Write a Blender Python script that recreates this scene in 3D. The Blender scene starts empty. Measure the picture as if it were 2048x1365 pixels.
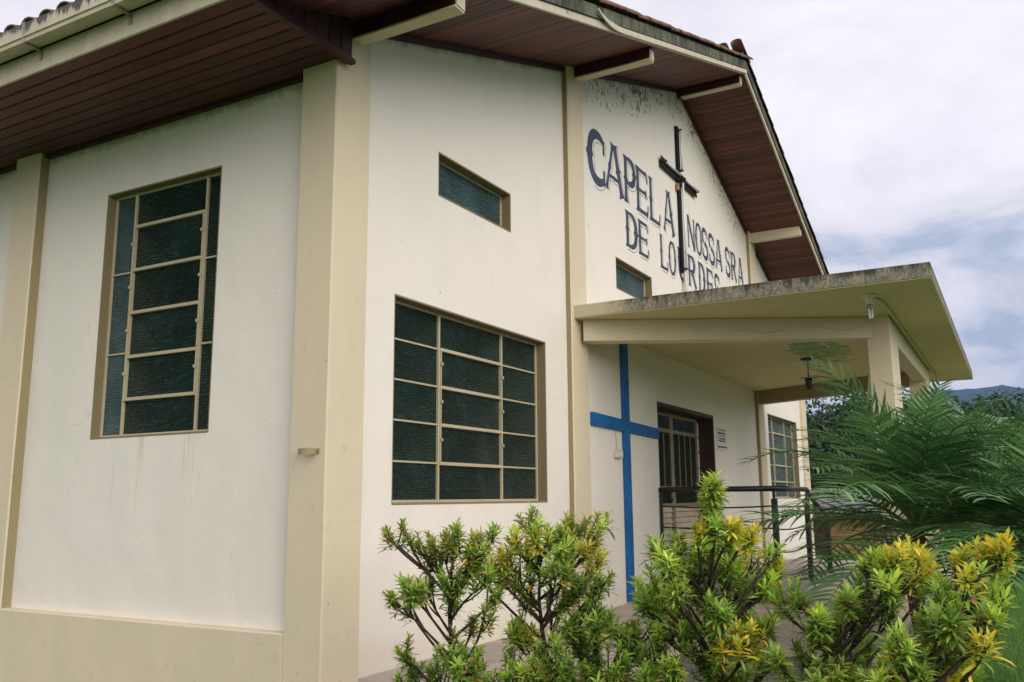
import bpy, bmesh, math, random
import numpy as np
from mathutils import Vector, Matrix
random.seed(7); np.random.seed(7)
sc = bpy.context.scene
COL = sc.collection

# ------------------------------------------------------------------ camera
CAM = Vector((-4.1887, -3.6526, 1.10)); YAW, PIT, ROL = [math.radians(a) for a in (60.687, 10.0498, -0.4382)]
FPX = 1777.19
FWD = Vector((math.sin(YAW)*math.cos(PIT), math.cos(YAW)*math.cos(PIT), math.sin(PIT)))
_r = Vector((math.cos(YAW), -math.sin(YAW), 0)); _u = _r.cross(FWD)
RGT = math.cos(ROL)*_r + math.sin(ROL)*_u; UPV = -math.sin(ROL)*_r + math.cos(ROL)*_u
cam = bpy.data.cameras.new('camera'); camo = bpy.data.objects.new('camera', cam); COL.objects.link(camo)
m3 = Matrix((RGT, UPV, -FWD)).transposed().to_4x4(); m3.translation = CAM
camo.matrix_world = m3
cam.sensor_width = 36; cam.lens = FPX/2048*36; cam.clip_start = .05; cam.clip_end = 12000
sc.camera = camo

def at(u, v, d):
    """a place in the garden, found from its bearing and its distance ahead of where the photographer stood"""
    return CAM + (FWD + RGT*((u-1024)/FPX) - UPV*((v-682.5)/FPX))*d

# ------------------------------------------------------------------ sky and sun
SUN_EL, SUN_AZ = math.radians(27), math.radians(206)      # azimuth of the sun, clockwise from +Y
w = bpy.data.worlds.new('World'); sc.world = w; w.use_nodes = True
nt = w.node_tree; nt.nodes.clear()
def wn(t, **k):
    n = nt.nodes.new(t)
    for a, b in k.items(): setattr(n, a, b)
    return n
def wl(a, b): nt.links.new(a, b)
out = wn('ShaderNodeOutputWorld'); bg = wn('ShaderNodeBackground'); bg.inputs[1].default_value = .1
sky = wn('ShaderNodeTexSky'); sky.sky_type = 'NISHITA'; sky.sun_disc = False
sky.sun_elevation = SUN_EL; sky.sun_rotation = SUN_AZ; sky.air_density = 1.2; sky.dust_density = .6; sky.ozone_density = 2.5
tc = wn('ShaderNodeTexCoord')
sep = wn('ShaderNodeSeparateXYZ'); wl(tc.outputs['Generated'], sep.inputs[0])
zz = wn('ShaderNodeMath', operation='ADD'); wl(sep.outputs[2], zz.inputs[0]); zz.inputs[1].default_value = .32
zm = wn('ShaderNodeMath', operation='MAXIMUM'); wl(zz.outputs[0], zm.inputs[0]); zm.inputs[1].default_value = .1
dv = wn('ShaderNodeVectorMath', operation='DIVIDE'); cmb = wn('ShaderNodeCombineXYZ')
for i in range(3): wl(zm.outputs[0], cmb.inputs[i])
wl(tc.outputs['Generated'], dv.inputs[0]); wl(cmb.outputs[0], dv.inputs[1])
def wnoise(scale, detail, rough, off, dist=.0):
    mp = wn('ShaderNodeVectorMath', operation='ADD'); wl(dv.outputs[0], mp.inputs[0]); mp.inputs[1].default_value = off
    n = wn('ShaderNodeTexNoise'); wl(mp.outputs[0], n.inputs['Vector'])
    n.inputs['Scale'].default_value = scale; n.inputs['Detail'].default_value = detail
    n.inputs['Roughness'].default_value = rough; n.inputs['Distortion'].default_value = dist
    return n.outputs[0]
n1 = wnoise(2.6, 7, .6, (1.3, 4.1, .4), .3)
gz = wn('ShaderNodeMath', operation='MULTIPLY_ADD'); wl(sep.outputs[2], gz.inputs[0]); gz.inputs[1].default_value = .42; gz.inputs[2].default_value = -.105
gc = wn('ShaderNodeMath', operation='MINIMUM'); wl(gz.outputs[0], gc.inputs[0]); gc.inputs[1].default_value = .08
ga = wn('ShaderNodeMath', operation='ADD'); wl(n1, ga.inputs[0]); wl(gc.outputs[0], ga.inputs[1])
cr = wn('ShaderNodeValToRGB'); wl(ga.outputs[0], cr.inputs[0]); e = cr.color_ramp.elements
e[0].position = .36; e[0].color = (.40, .45, .56, 1); e[1].position = .70; e[1].color = (.86, .82, .86, 1)
x = cr.color_ramp.elements.new(.50); x.color = (.70, .68, .735, 1)
n2 = wnoise(1.7, 5, .55, (7.7, 2.2, 3.1), .2)
cm = wn('ShaderNodeValToRGB'); wl(n2, cm.inputs[0]); e = cm.color_ramp.elements
e[0].position = .26; e[0].color = (0, 0, 0, 1); e[1].position = .36; e[1].color = (1, 1, 1, 1)
sc8 = wn('ShaderNodeVectorMath', operation='SCALE'); wl(cr.outputs[0], sc8.inputs[0]); sc8.inputs['Scale'].default_value = 11.1
mx = wn('ShaderNodeMix', data_type='RGBA'); wl(cm.outputs[0], mx.inputs[0]); wl(sky.outputs[0], mx.inputs[6]); wl(sc8.outputs[0], mx.inputs[7])
wl(mx.outputs[2], bg.inputs[0]); wl(bg.outputs[0], out.inputs[0])

sl = bpy.data.lights.new('sun', 'SUN'); so = bpy.data.objects.new('sun', sl); COL.objects.link(so)
sl.energy = 2.0; sl.angle = math.radians(52); sl.color = (1, .94, .86)
sd = Vector((math.sin(SUN_AZ)*math.cos(SUN_EL), math.cos(SUN_AZ)*math.cos(SUN_EL), math.sin(SUN_EL)))
so.rotation_euler = sd.to_track_quat('Z', 'Y').to_euler()
vs = sc.view_settings; vs.view_transform = 'Standard'; vs.look = 'None'; vs.exposure = .22; vs.gamma = 1; vs.use_curve_mapping = False
sc.cycles.max_bounces = 8; sc.cycles.diffuse_bounces = 4; sc.cycles.use_denoising = True
sc.cycles.volume_bounces = 0

# ------------------------------------------------------------------ materials
class NT:
    def __init__(s, name):
        s.m = bpy.data.materials.new(name); s.m.use_nodes = True; s.t = s.m.node_tree
        s.b = s.t.nodes['Principled BSDF']; s.out = s.t.nodes['Material Output']
        s._pos = None
    def n(s, t, **k):
        x = s.t.nodes.new(t)
        for a, b in k.items(): setattr(x, a, b)
        return x
    def link(s, a, b): s.t.links.new(a, b)
    def setin(s, sock, v):
        if hasattr(v, 'is_output'): s.link(v, sock)
        else: sock.default_value = v
    def pos(s, scale=(1, 1, 1), off=None):
        if s._pos is None: s._pos = s.n('ShaderNodeNewGeometry')
        m = s.n('ShaderNodeVectorMath', operation='MULTIPLY'); s.link(s._pos.outputs['Position'], m.inputs[0]); m.inputs[1].default_value = scale
        if off is not None:
            a = s.n('ShaderNodeVectorMath', operation='ADD'); s.link(m.outputs[0], a.inputs[0]); s.setin(a.inputs[1], off); return a.outputs[0]
        return m.outputs[0]
    def rnd(s):
        return s.n('ShaderNodeObjectInfo').outputs['Random']
    def rndvec(s, k=37.):
        a = s.n('ShaderNodeMath', operation='MULTIPLY'); s.link(s.rnd(), a.inputs[0]); a.inputs[1].default_value = k
        c = s.n('ShaderNodeCombineXYZ')
        for i in range(3): s.link(a.outputs[0], c.inputs[i])
        return c.outputs[0]
    def noise(s, vec, scale=5, detail=4, rough=.55, dist=0.):
        x = s.n('ShaderNodeTexNoise'); s.link(vec, x.inputs['Vector'])
        for k, v in (('Scale', scale), ('Detail', detail), ('Roughness', rough), ('Distortion', dist)): x.inputs[k].default_value = v
        return x.outputs[0]
    def math(s, op, a, b=0., c=None, clamp=False):
        x = s.n('ShaderNodeMath', operation=op, use_clamp=clamp); s.setin(x.inputs[0], a); s.setin(x.inputs[1], b)
        if c is not None: s.setin(x.inputs[2], c)
        return x.outputs[0]
    def ss(s, v, lo, hi):
        x = s.n('ShaderNodeMapRange', interpolation_type='SMOOTHSTEP'); s.setin(x.inputs[0], v)
        x.inputs[1].default_value = lo; x.inputs[2].default_value = hi; return x.outputs[0]
    def mix(s, f, a, b, mode='MIX'):
        x = s.n('ShaderNodeMix', data_type='RGBA', blend_type=mode); s.setin(x.inputs[0], f)
        for sock, v in ((x.inputs[6], a), (x.inputs[7], b)):
            if hasattr(v, 'is_output'): s.link(v, sock)
            else: sock.default_value = (*v, 1) if len(v) == 3 else v
        return x.outputs[2]
    def xyz(s):
        x = s.n('ShaderNodeSeparateXYZ')
        if s._pos is None: s._pos = s.n('ShaderNodeNewGeometry')
        s.link(s._pos.outputs['Position'], x.inputs[0]); return x.outputs
    def bump(s, h, strength=.3, dist=.01):
        x = s.n('ShaderNodeBump'); s.link(h, x.inputs['Height']); x.inputs['Strength'].default_value = strength; x.inputs['Distance'].default_value = dist
        s.link(x.outputs[0], s.b.inputs['Normal'])
    def fin(s, col, rough=.8, metal=0., spec=.3):
        if hasattr(col, 'is_output'): s.link(col, s.b.inputs['Base Color'])
        else: s.b.inputs['Base Color'].default_value = (*col, 1)
        s.setin(s.b.inputs['Roughness'], rough); s.b.inputs['Metallic'].default_value = metal
        s.b.inputs['Specular IOR Level'].default_value = spec
        return s.m

M = {}
XR, Z0, GS, WX = 7.287, 4.2422, .3516, 14.574
DW, ZS, ZPL = .06, 3.96, .306

def mat_wall():
    t = NT('white_plaster')
    a = t.noise(t.pos(), .55, 3); b = t.noise(t.pos((1, 1, .25)), 2.4, 5, .6); c = t.noise(t.pos(), 38, 3, .6)
    col = t.mix(t.ss(a, .35, .68), (.81, .75, .665), (.785, .74, .655))
    col = t.mix(t.math('MULTIPLY', t.ss(b, .5, .75), .22), col, (.66, .64, .55))
    x = t.xyz()
    # height below the sloping gable soffit
    sl_ = t.math('MINIMUM', x[0], t.math('SUBTRACT', WX, x[0]))
    d = t.math('SUBTRACT', t.math('ADD', t.math('MULTIPLY', sl_, GS), Z0), x[2])
    mid = t.math('MULTIPLY', t.ss(x[0], 3.7, 4.6), t.math('SUBTRACT', 1, t.ss(x[0], 9.8, 10.8)))
    near = t.math('SUBTRACT', 1, t.ss(d, .0, .75))
    sp = t.noise(t.pos((1, 1, .7)), 23, 5, .65); big = t.noise(t.pos(), 2.3, 3)
    thr = t.math('SUBTRACT', t.math('ADD', sp, t.math('MULTIPLY', near, .17)), t.math('MULTIPLY', t.math('SUBTRACT', .62, big), .35))
    spk = t.math('MULTIPLY', t.ss(thr, .625, .705), t.math('MULTIPLY', mid, t.ss(near, .02, .4)))
    col = t.mix(t.math('MULTIPLY', spk, .85), col, (.075, .055, .03))
    # grime in a ragged band under both soffits
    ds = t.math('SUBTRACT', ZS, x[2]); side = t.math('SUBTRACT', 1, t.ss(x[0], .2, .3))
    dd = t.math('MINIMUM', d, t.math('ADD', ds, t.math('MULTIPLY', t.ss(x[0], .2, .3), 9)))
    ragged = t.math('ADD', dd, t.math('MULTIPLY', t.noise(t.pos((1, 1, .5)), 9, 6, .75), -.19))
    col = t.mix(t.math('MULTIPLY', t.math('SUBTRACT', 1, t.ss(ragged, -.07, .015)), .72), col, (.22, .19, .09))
    # rain streaks below the side window
    yb = t.math('MULTIPLY', t.ss(x[1], 1.1, 1.3), t.math('SUBTRACT', 1, t.ss(x[1], 2.2, 2.45)))
    zb = t.math('MULTIPLY', t.ss(x[2], .75, 1.54), t.math('SUBTRACT', 1, t.ss(x[2], 1.55, 1.57)))
    st = t.ss(t.noise(t.pos((0, 1, .04)), 13, 4, .7), .52, .72)
    col = t.mix(t.math('MULTIPLY', t.math('MULTIPLY', st, t.math('MULTIPLY', yb, zb)), t.math('MULTIPLY', side, .55)), col, (.42, .38, .24))
    # splash-back dirt just above the ground
    lo = t.math('SUBTRACT', 1, t.ss(t.math('ADD', x[2], t.math('MULTIPLY', t.noise(t.pos(), 4, 5), -.35)), -.14, .12))
    col = t.mix(t.math('MULTIPLY', lo, .35), col, (.6, .52, .36))
    dots = t.ss(t.noise(t.pos(), 21, 2, .4), .80, .83)
    col = t.mix(t.math('MULTIPLY', dots, .7), col, (.18, .14, .1))
    u2 = t.noise(t.pos(), 1.7, 2)
    vo = t.n('ShaderNodeTexVoronoi', feature='DISTANCE_TO_EDGE'); wv_ = t.n('ShaderNodeVectorMath', operation='ADD'); t.link(t.pos((.55, .55, .42)), wv_.inputs[0])
    nz = t.n('ShaderNodeTexNoise'); t.link(t.pos(), nz.inputs['Vector']); nz.inputs['Scale'].default_value = 2.2; nz.inputs['Detail'].default_value = 6
    sc_ = t.n('ShaderNodeVectorMath', operation='SCALE'); t.link(nz.outputs['Color'], sc_.inputs[0]); sc_.inputs['Scale'].default_value = .55
    t.link(sc_.outputs[0], wv_.inputs[1]); t.link(wv_.outputs[0], vo.inputs['Vector']); vo.inputs['Scale'].default_value = .9
    crk = t.math('MULTIPLY', t.math('SUBTRACT', 1, t.ss(vo.outputs['Distance'], .0006, .0028)), t.ss(t.noise(t.pos(), .9, 2), .5, .62))
    col = t.mix(t.math('MULTIPLY', crk, .32), col, (.35, .30, .24))
    pat = t.ss(t.noise(t.pos((1, 1, .7)), 1.15, 6, .6, .4), .54, .60)
    col = t.mix(t.math('MULTIPLY', pat, .16), col, (.70, .66, .56))
    t.bump(t.math('ADD', t.math('MULTIPLY', c, .5), t.math('ADD', t.math('MULTIPLY', b, 1.2), t.math('MULTIPLY', u2, 4.5))), .30, .014)
    return t.fin(col, .82, 0, .2)
M['wall'] = mat_wall()

def mat_trim(name, c1, c2, dirt=.35):
    t = NT(name)
    a = t.noise(t.pos((1, 1, .35)), 1.6, 5, .6); b = t.noise(t.pos(), 45, 3); f = t.noise(t.pos(), 9, 6, .7)
    col = t.mix(t.ss(a, .3, .7), c1, c2)
    col = t.mix(t.math('MULTIPLY', t.ss(f, .56, .8), dirt), col, tuple(v*.55 for v in c1))
    chips = t.ss(t.noise(t.pos(), 26, 2, .4), .77, .79)
    col = t.mix(t.math('MULTIPLY', chips, .7), col, (.2, .15, .1))
    t.bump(t.math('ADD', t.math('MULTIPLY', b, .5), f), .22, .01)
    return t.fin(col, .75, 0, .25)
M['trim'] = mat_trim('beige_paint', (.69, .59, .415), (.63, .555, .40), .5)
M['reveal'] = mat_trim('shaded_beige_paint', (.26, .21, .115), (.23, .185, .10))  # the trim beige set darker, recess shade painted into the colour
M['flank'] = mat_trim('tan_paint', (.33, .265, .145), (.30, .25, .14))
M['frame'] = mat_trim('cream_metal_paint', (.52, .45, .30), (.44, .38, .25), .5)
M['ceil'] = None

def mat_ceiling():
    t = NT('porch_ceiling_paint'); x = t.xyz()
    a = t.noise(t.pos(), 1.3, 5, .6); f = t.noise(t.pos(), 8, 6, .7)
    col = t.mix(t.ss(a, .3, .7), (.66, .585, .31), (.60, .54, .29))
    # green undercoat where the paint has flaked off round the lamp
    dx = t.math('DIVIDE', t.math('SUBTRACT', x[0], 6.8), 1.15); dy = t.math('DIVIDE', t.math('ADD', x[1], 1.68), .33)
    r = t.math('ADD', t.math('MULTIPLY', dx, dx), t.math('MULTIPLY', dy, dy))
    n = t.noise(t.pos((1, 1.6, 1)), 5, 7, .72)
    g = t.ss(t.math('SUBTRACT', n, t.math('MULTIPLY', r, .13)), .41, .435)
    col = t.mix(g, col, t.mix(t.ss(f, .4, .6), (.17, .36, .12), (.36, .47, .19)))
    e = t.ss(t.math('SUBTRACT', n, t.math('MULTIPLY', r, .13)), .395, .41)
    col = t.mix(t.math('MULTIPLY', t.math('SUBTRACT', e, g), .8), col, (.2, .16, .08))
    bits = t.ss(t.noise(t.pos((1, 2, 1)), 11, 3, .5), .735, .75)
    col = t.mix(t.math('MULTIPLY', bits, .8), col, (.13, .09, .05))
    t.bump(t.math('ADD', f, t.math('MULTIPLY', g, -2)), .25, .01)
    return t.fin(col, .8, 0, .2)
M['ceil'] = mat_ceiling()

def mat_slabedge():
    t = NT('mouldy_concrete'); x = t.xyz()
    a = t.noise(t.pos(), 7, 7, .72); s = t.noise(t.pos((1, 1, .18)), 12, 5, .7); bl = t.noise(t.pos((1, 1, .55)), 44, 6, .75)
    base = t.mix(t.ss(a, .35, .65), (.36, .33, .24), (.22, .21, .16))
    col = t.mix(t.math('MULTIPLY', t.ss(bl, .44, .64), .75), base, (.075, .07, .055))
    col = t.mix(t.ss(t.math('ADD', s, t.math('MULTIPLY', t.math('SUBTRACT', x[2], 2.9), 2.4)), .50, .70), col, (.07, .07, .056))
    lich = t.ss(t.noise(t.pos(), 15, 5, .7), .6, .68)
    col = t.mix(t.math('MULTIPLY', lich, .7), col, (.46, .45, .36))
    clean = t.math('MULTIPLY', t.ss(t.math('ADD', x[1], t.math('MULTIPLY', a, .7)), -.35, .1), 1.)
    col = t.mix(clean, col, (.56, .49, .34))
    t.bump(t.math('ADD', a, bl), .6, .015)
    return t.fin(col, .9, 0, .15)
M['slab'] = mat_slabedge()

def mat_wood(name, c1, c2, grain, rough=.55):
    t = NT(name)
    v = t.pos(grain, t.rndvec()); g = t.noise(v, 6, 6, .65, .6); g2 = t.noise(v, 24, 4, .6)
    col = t.mix(t.ss(g, .3, .7), c1, c2)
    col = t.mix(t.math('MULTIPLY', t.ss(g2, .5, .75), .5), col, tuple(v_*.45 for v_ in c1))
    kn = t.ss(t.noise(t.pos((1, 1, 1), t.rndvec(11.)), 5.5, 2, .4), .70, .78)
    col = t.mix(t.math('MULTIPLY', kn, .75), col, tuple(v_*.22 for v_ in c1))
    tint = t.math('ADD', t.math('MULTIPLY', t.rnd(), .75), .58)
    hs = t.n('ShaderNodeHueSaturation'); t.link(col, hs.inputs['Color']); t.link(tint, hs.inputs['Value'])
    t.bump(t.math('ADD', g, t.math('MULTIPLY', g2, .6)), .25, .006)
    return t.fin(hs.outputs[0], rough, 0, .35)
M['wood_y'] = mat_wood('varnished_red_wood', (.135, .036, .023), (.088, .025, .017), (1.2, .16, 1.2))
M['wood_v'] = mat_wood('varnished_dark_wood', (.06, .017, .013), (.042, .013, .011), (1.2, 1.2, .16))

def mat_weather():
    t = NT('weathered_black_board')
    a = t.noise(t.pos((1, 1, .35)), 5, 7, .72); s = t.noise(t.pos((6, 6, .7)), 3, 5, .65); f = t.noise(t.pos(), 22, 4)
    col = t.mix(t.ss(a, .35, .68), (.055, .06, .045), (.17, .17, .125))
    col = t.mix(t.ss(s, .52, .66), col, (.035, .036, .03))
    col = t.mix(t.math('MULTIPLY', t.ss(f, .62, .72), .6), col, (.30, .29, .22))
    t.bump(t.math('ADD', a, f), .5, .01)
    return t.fin(col, .9, 0, .15)
M['weather'] = mat_weather()

def mat_strip():
    t = NT('flaking_cream_board')
    a = t.noise(t.pos((1.5, 1, 1)), 6, 7, .72); s = t.noise(t.pos((.35, 1, 5)), 8, 5, .6)
    col = t.mix(t.ss(a, .3, .7), (.60, .54, .42), (.50, .45, .34))
    col = t.mix(t.ss(t.math('ADD', a, t.math('MULTIPLY', s, .35)), .80, .86), col, (.24, .23, .19))
    t.bump(t.math('ADD', a, s), .4, .008)
    return t.fin(col, .8, 0, .2)
M['strip'] = mat_strip()

def mat_tile():
    t = NT('old_clay_tile')
    a = t.noise(t.pos((1, 1, 1), t.rndvec()), 7, 6, .7); b = t.noise(t.pos(), 24, 5, .7)
    col = t.mix(t.rnd(), (.27, .125, .085), (.20, .115, .09))
    col = t.mix(t.ss(a, .46, .6), col, (.10, .085, .075))
    col = t.mix(t.math('MULTIPLY', t.ss(b, .56, .68), .7), col, (.36, .31, .27))
    t.bump(t.math('ADD', a, b), .5, .01)
    return t.fin(col, .9, 0, .15)
M['tile'] = mat_tile()

def mat_glass(name, c, rough, along, wsc=15, bd=.026):
    t = NT(name)
    wv = t.n('ShaderNodeTexWave', wave_type='BANDS', bands_direction='Z'); t.link(t.pos(along), wv.inputs['Vector'])
    wv.inputs['Scale'].default_value = wsc; wv.inputs['Distortion'].default_value = 5.5; wv.inputs['Detail'].default_value = 2; wv.inputs['Detail Scale'].default_value = 1.6
    n = t.noise(t.pos(), 48, 2)
    a = t.noise(t.pos((1, 1, 1), t.rndvec()), 2.2, 3)
    col = t.mix(t.ss(a, .35, .7), c, tuple(v*1.7+.004 for v in c))
    rr = t.rnd(); col = t.mix(t.math('MULTIPLY', rr, .5), col, tuple(v*.35 for v in c))
    dust = t.ss(t.noise(t.pos((1, 1, .6), t.rndvec(5.)), 3.5, 5, .6), .5, .78)
    col = t.mix(t.math('MULTIPLY', dust, .5), col, tuple(v*2.5+.03 for v in c))
    t.bump(t.math('ADD', wv.outputs[1], t.math('MULTIPLY', n, .8)), 1.0, bd)
    m = t.fin(col, rough, 0, .40); t.b.inputs['Specular Tint'].default_value = (.55, .93, 1, 1); t.b.inputs['IOR'].default_value = 1.5
    return m
M['glass'] = mat_glass('wavy_obscure_glass', (.009, .032, .028), .10, (.45, .45, 1.))
M['glass_light'] = mat_glass('sky_toned_wavy_glass', (.085, .150, .162), .18, (.6, .6, 1.), 27, .016)  # lighter blue base puts the reflected sky into the pane colour

def mat_plain(name, c, rough=.5, metal=0., spec=.4, var=.25, scale=12, bump=.15):
    t = NT(name); a = t.noise(t.pos(), scale, 5, .65)
    col = t.mix(t.ss(a, .3, .72), c, tuple(v*(1-var) for v in c))
    if bump: t.bump(a, bump, .006)
    return t.fin(col, rough, metal, spec)
M['blue'] = mat_plain('blue_paint', (.006, .145, .43), .55, 0, .35, .45, 7)
M['black'] = mat_plain('black_enamel', (.012, .013, .013), .35, 0, .5, .3, 14, .05)
M['blackplate'] = mat_plain('black_flaky_plate', (.008, .0085, .008), .6, 0, .25, .5, 30, .3)
M['tube'] = mat_plain('white_tube_glass', (.78, .80, .78), .2, 0, .5, .1, 6, 0)
M['plastic'] = mat_plain('cream_plastic', (.66, .62, .5), .45, 0, .4, .12, 8, .05)
M['rustbox'] = mat_plain('ochre_ceramic', (.38, .21, .08), .6, 0, .3, .3, 30)
M['grey'] = mat_plain('grey_metal', (.34, .32, .26), .45, .4, .4, .3, 20)
M['darkmetal'] = mat_plain('dark_metal', (.07, .062, .05), .5, .3, .4, .3, 20)
M['door'] = mat_plain('door_brown_metal', (.27, .21, .125), .5, 0, .4, .3, 10)
M['jamb'] = mat_plain('dark_brown_jamb', (.06, .034, .020), .5, 0, .4, .3, 6)
M['louvre'] = mat_plain('tan_metal_panel', (.52, .43, .30), .5, 0, .4, .2, 7)
M['gutter'] = None
def mat_gutter():
    t = NT('cream_gutter_metal'); x = t.xyz()
    a = t.noise(t.pos((1, 1, .5)), 6, 6, .7); s = t.noise(t.pos((1, 1, .15)), 11, 5, .7)
    col = t.mix(t.ss(a, .3, .7), (.60, .535, .40), (.52, .455, .32))
    hi = t.math('MULTIPLY', t.math('SUBTRACT', x[2], 4.13), 2.9)
    col = t.mix(t.math('MULTIPLY', t.ss(t.math('ADD', s, hi), .62, .74), .9), col, (.035, .035, .045))
    f = t.noise(t.pos(), 16, 5, .7)
    col = t.mix(t.math('MULTIPLY', t.ss(f, .58, .7), .45), col, (.25, .21, .13))
    t.bump(f, .2, .005)
    return t.fin(col, .6, 0, .35)
M['gutter'] = mat_gutter()

def mat_letter():
    t = NT('navy_sign_paint'); a = t.noise(t.pos(), 5, 5, .6)
    col = t.mix(t.ss(a, .3, .7), (.045, .058, .088), (.068, .083, .125))
    return t.fin(col, .7, 0, .25)
M['letter'] = mat_letter()

def mat_pave(name, c1, c2):
    t = NT(name); a = t.noise(t.pos(), 2.2, 6, .65); b = t.noise(t.pos(), 30, 4, .6)
    col = t.mix(t.ss(a, .3, .7), c1, c2)
    hs = t.n('ShaderNodeHueSaturation'); t.link(col, hs.inputs['Color']); t.link(t.math('ADD', t.math('MULTIPLY', t.rnd(), .22), .88), hs.inputs['Value'])
    t.bump(b, .3, .006)
    return t.fin(hs.outputs[0], .8, 0, .25)
M['pave'] = mat_pave('pinkish_paving', (.46, .38, .32), (.39, .33, .28))
M['floor'] = mat_pave('grey_floor_tile', (.31, .30, .26), (.26, .25, .215))
M['joint'] = mat_pave('dark_joint_mortar', (.13, .12, .10), (.10, .095, .08))

def mat_ground():
    t = NT('lawn_turf'); a = t.noise(t.pos(), .8, 5); b = t.noise(t.pos(), 28, 5, .7)
    col = t.mix(t.ss(a, .3, .7), (.085, .15, .04), (.11, .18, .05))
    col = t.mix(t.ss(b, .4, .7), col, (.06, .10, .03)); t.bump(b, .8, .03)
    return t.fin(col, .95, 0, .1)
M['ground'] = mat_ground()
M['soil'] = mat_plain('dark_soil', (.085, .065, .045), .95, 0, .1, .5, 8, .6)

def mat_leaf(name, rough=.42, trans=.35, bright=.8):
    t = NT(name); at_ = t.n('ShaderNodeAttribute'); at_.attribute_name = 'tint'
    hs = t.n('ShaderNodeHueSaturation'); t.link(at_.outputs['Color'], hs.inputs['Color'])
    t.link(t.math('ADD', t.math('MULTIPLY', t.rnd(), .5), bright), hs.inputs['Value'])
    t.fin(hs.outputs[0], rough, 0, .45)
    tr = t.n('ShaderNodeBsdfTranslucent'); t.link(hs.outputs[0], tr.inputs[0])
    mxs = t.n('ShaderNodeMixShader'); mxs.inputs[0].default_value = trans
    t.link(t.b.outputs[0], mxs.inputs[1]); t.link(tr.outputs[0], mxs.inputs[2]); t.link(mxs.outputs[0], t.out.inputs[0])
    return t.m
M['leaf'] = mat_leaf('shrub_leaf', .45, .42, 1.5); M['palm'] = mat_leaf('palm_leaflet', .32, .28, 1.0); M['tree'] = mat_leaf('tree_leaf', .6, .2); M['blade'] = mat_leaf('grass_blade', .6, .4)
M['bark'] = mat_plain('grey_brown_bark', (.085, .066, .046), .9, 0, .2, .6, 35, .8)
M['palmtrunk'] = mat_plain('fibrous_palm_trunk', (.14, .085, .05), .95, 0, .1, .6, 22, .9)
M['mount'] = mat_plain('far_forest_slope', (.030, .050, .022), 1., 0, .0, .5, .01, 0)
M['hill'] = mat_plain('wooded_hill_floor', (.030, .055, .018), 1., 0, .0, .5, .2, 0)
M['shedwall'] = mat_plain('tan_rendered_wall', (.42, .27, .12), .9, 0, .2, .3, 2)
M['shedroof'] = mat_plain('grey_fibre_roof', (.20, .205, .19), .9, 0, .2, .3, 4)
M['paper'] = mat_plain('white_notice_sheet', (.70, .71, .70), .45, 0, .4, .06, 4, 0)
M['redink'] = mat_plain('dark_red_print', (.26, .07, .07), .6, 0, .3, .4, 60, 0)
M['greenink'] = mat_plain('dark_green_print', (.03, .11, .06), .6, 0, .3, .3, 60, 0)
M['greyink'] = mat_plain('grey_print', (.33, .33, .32), .6, 0, .3, .4, 60, 0)

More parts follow.
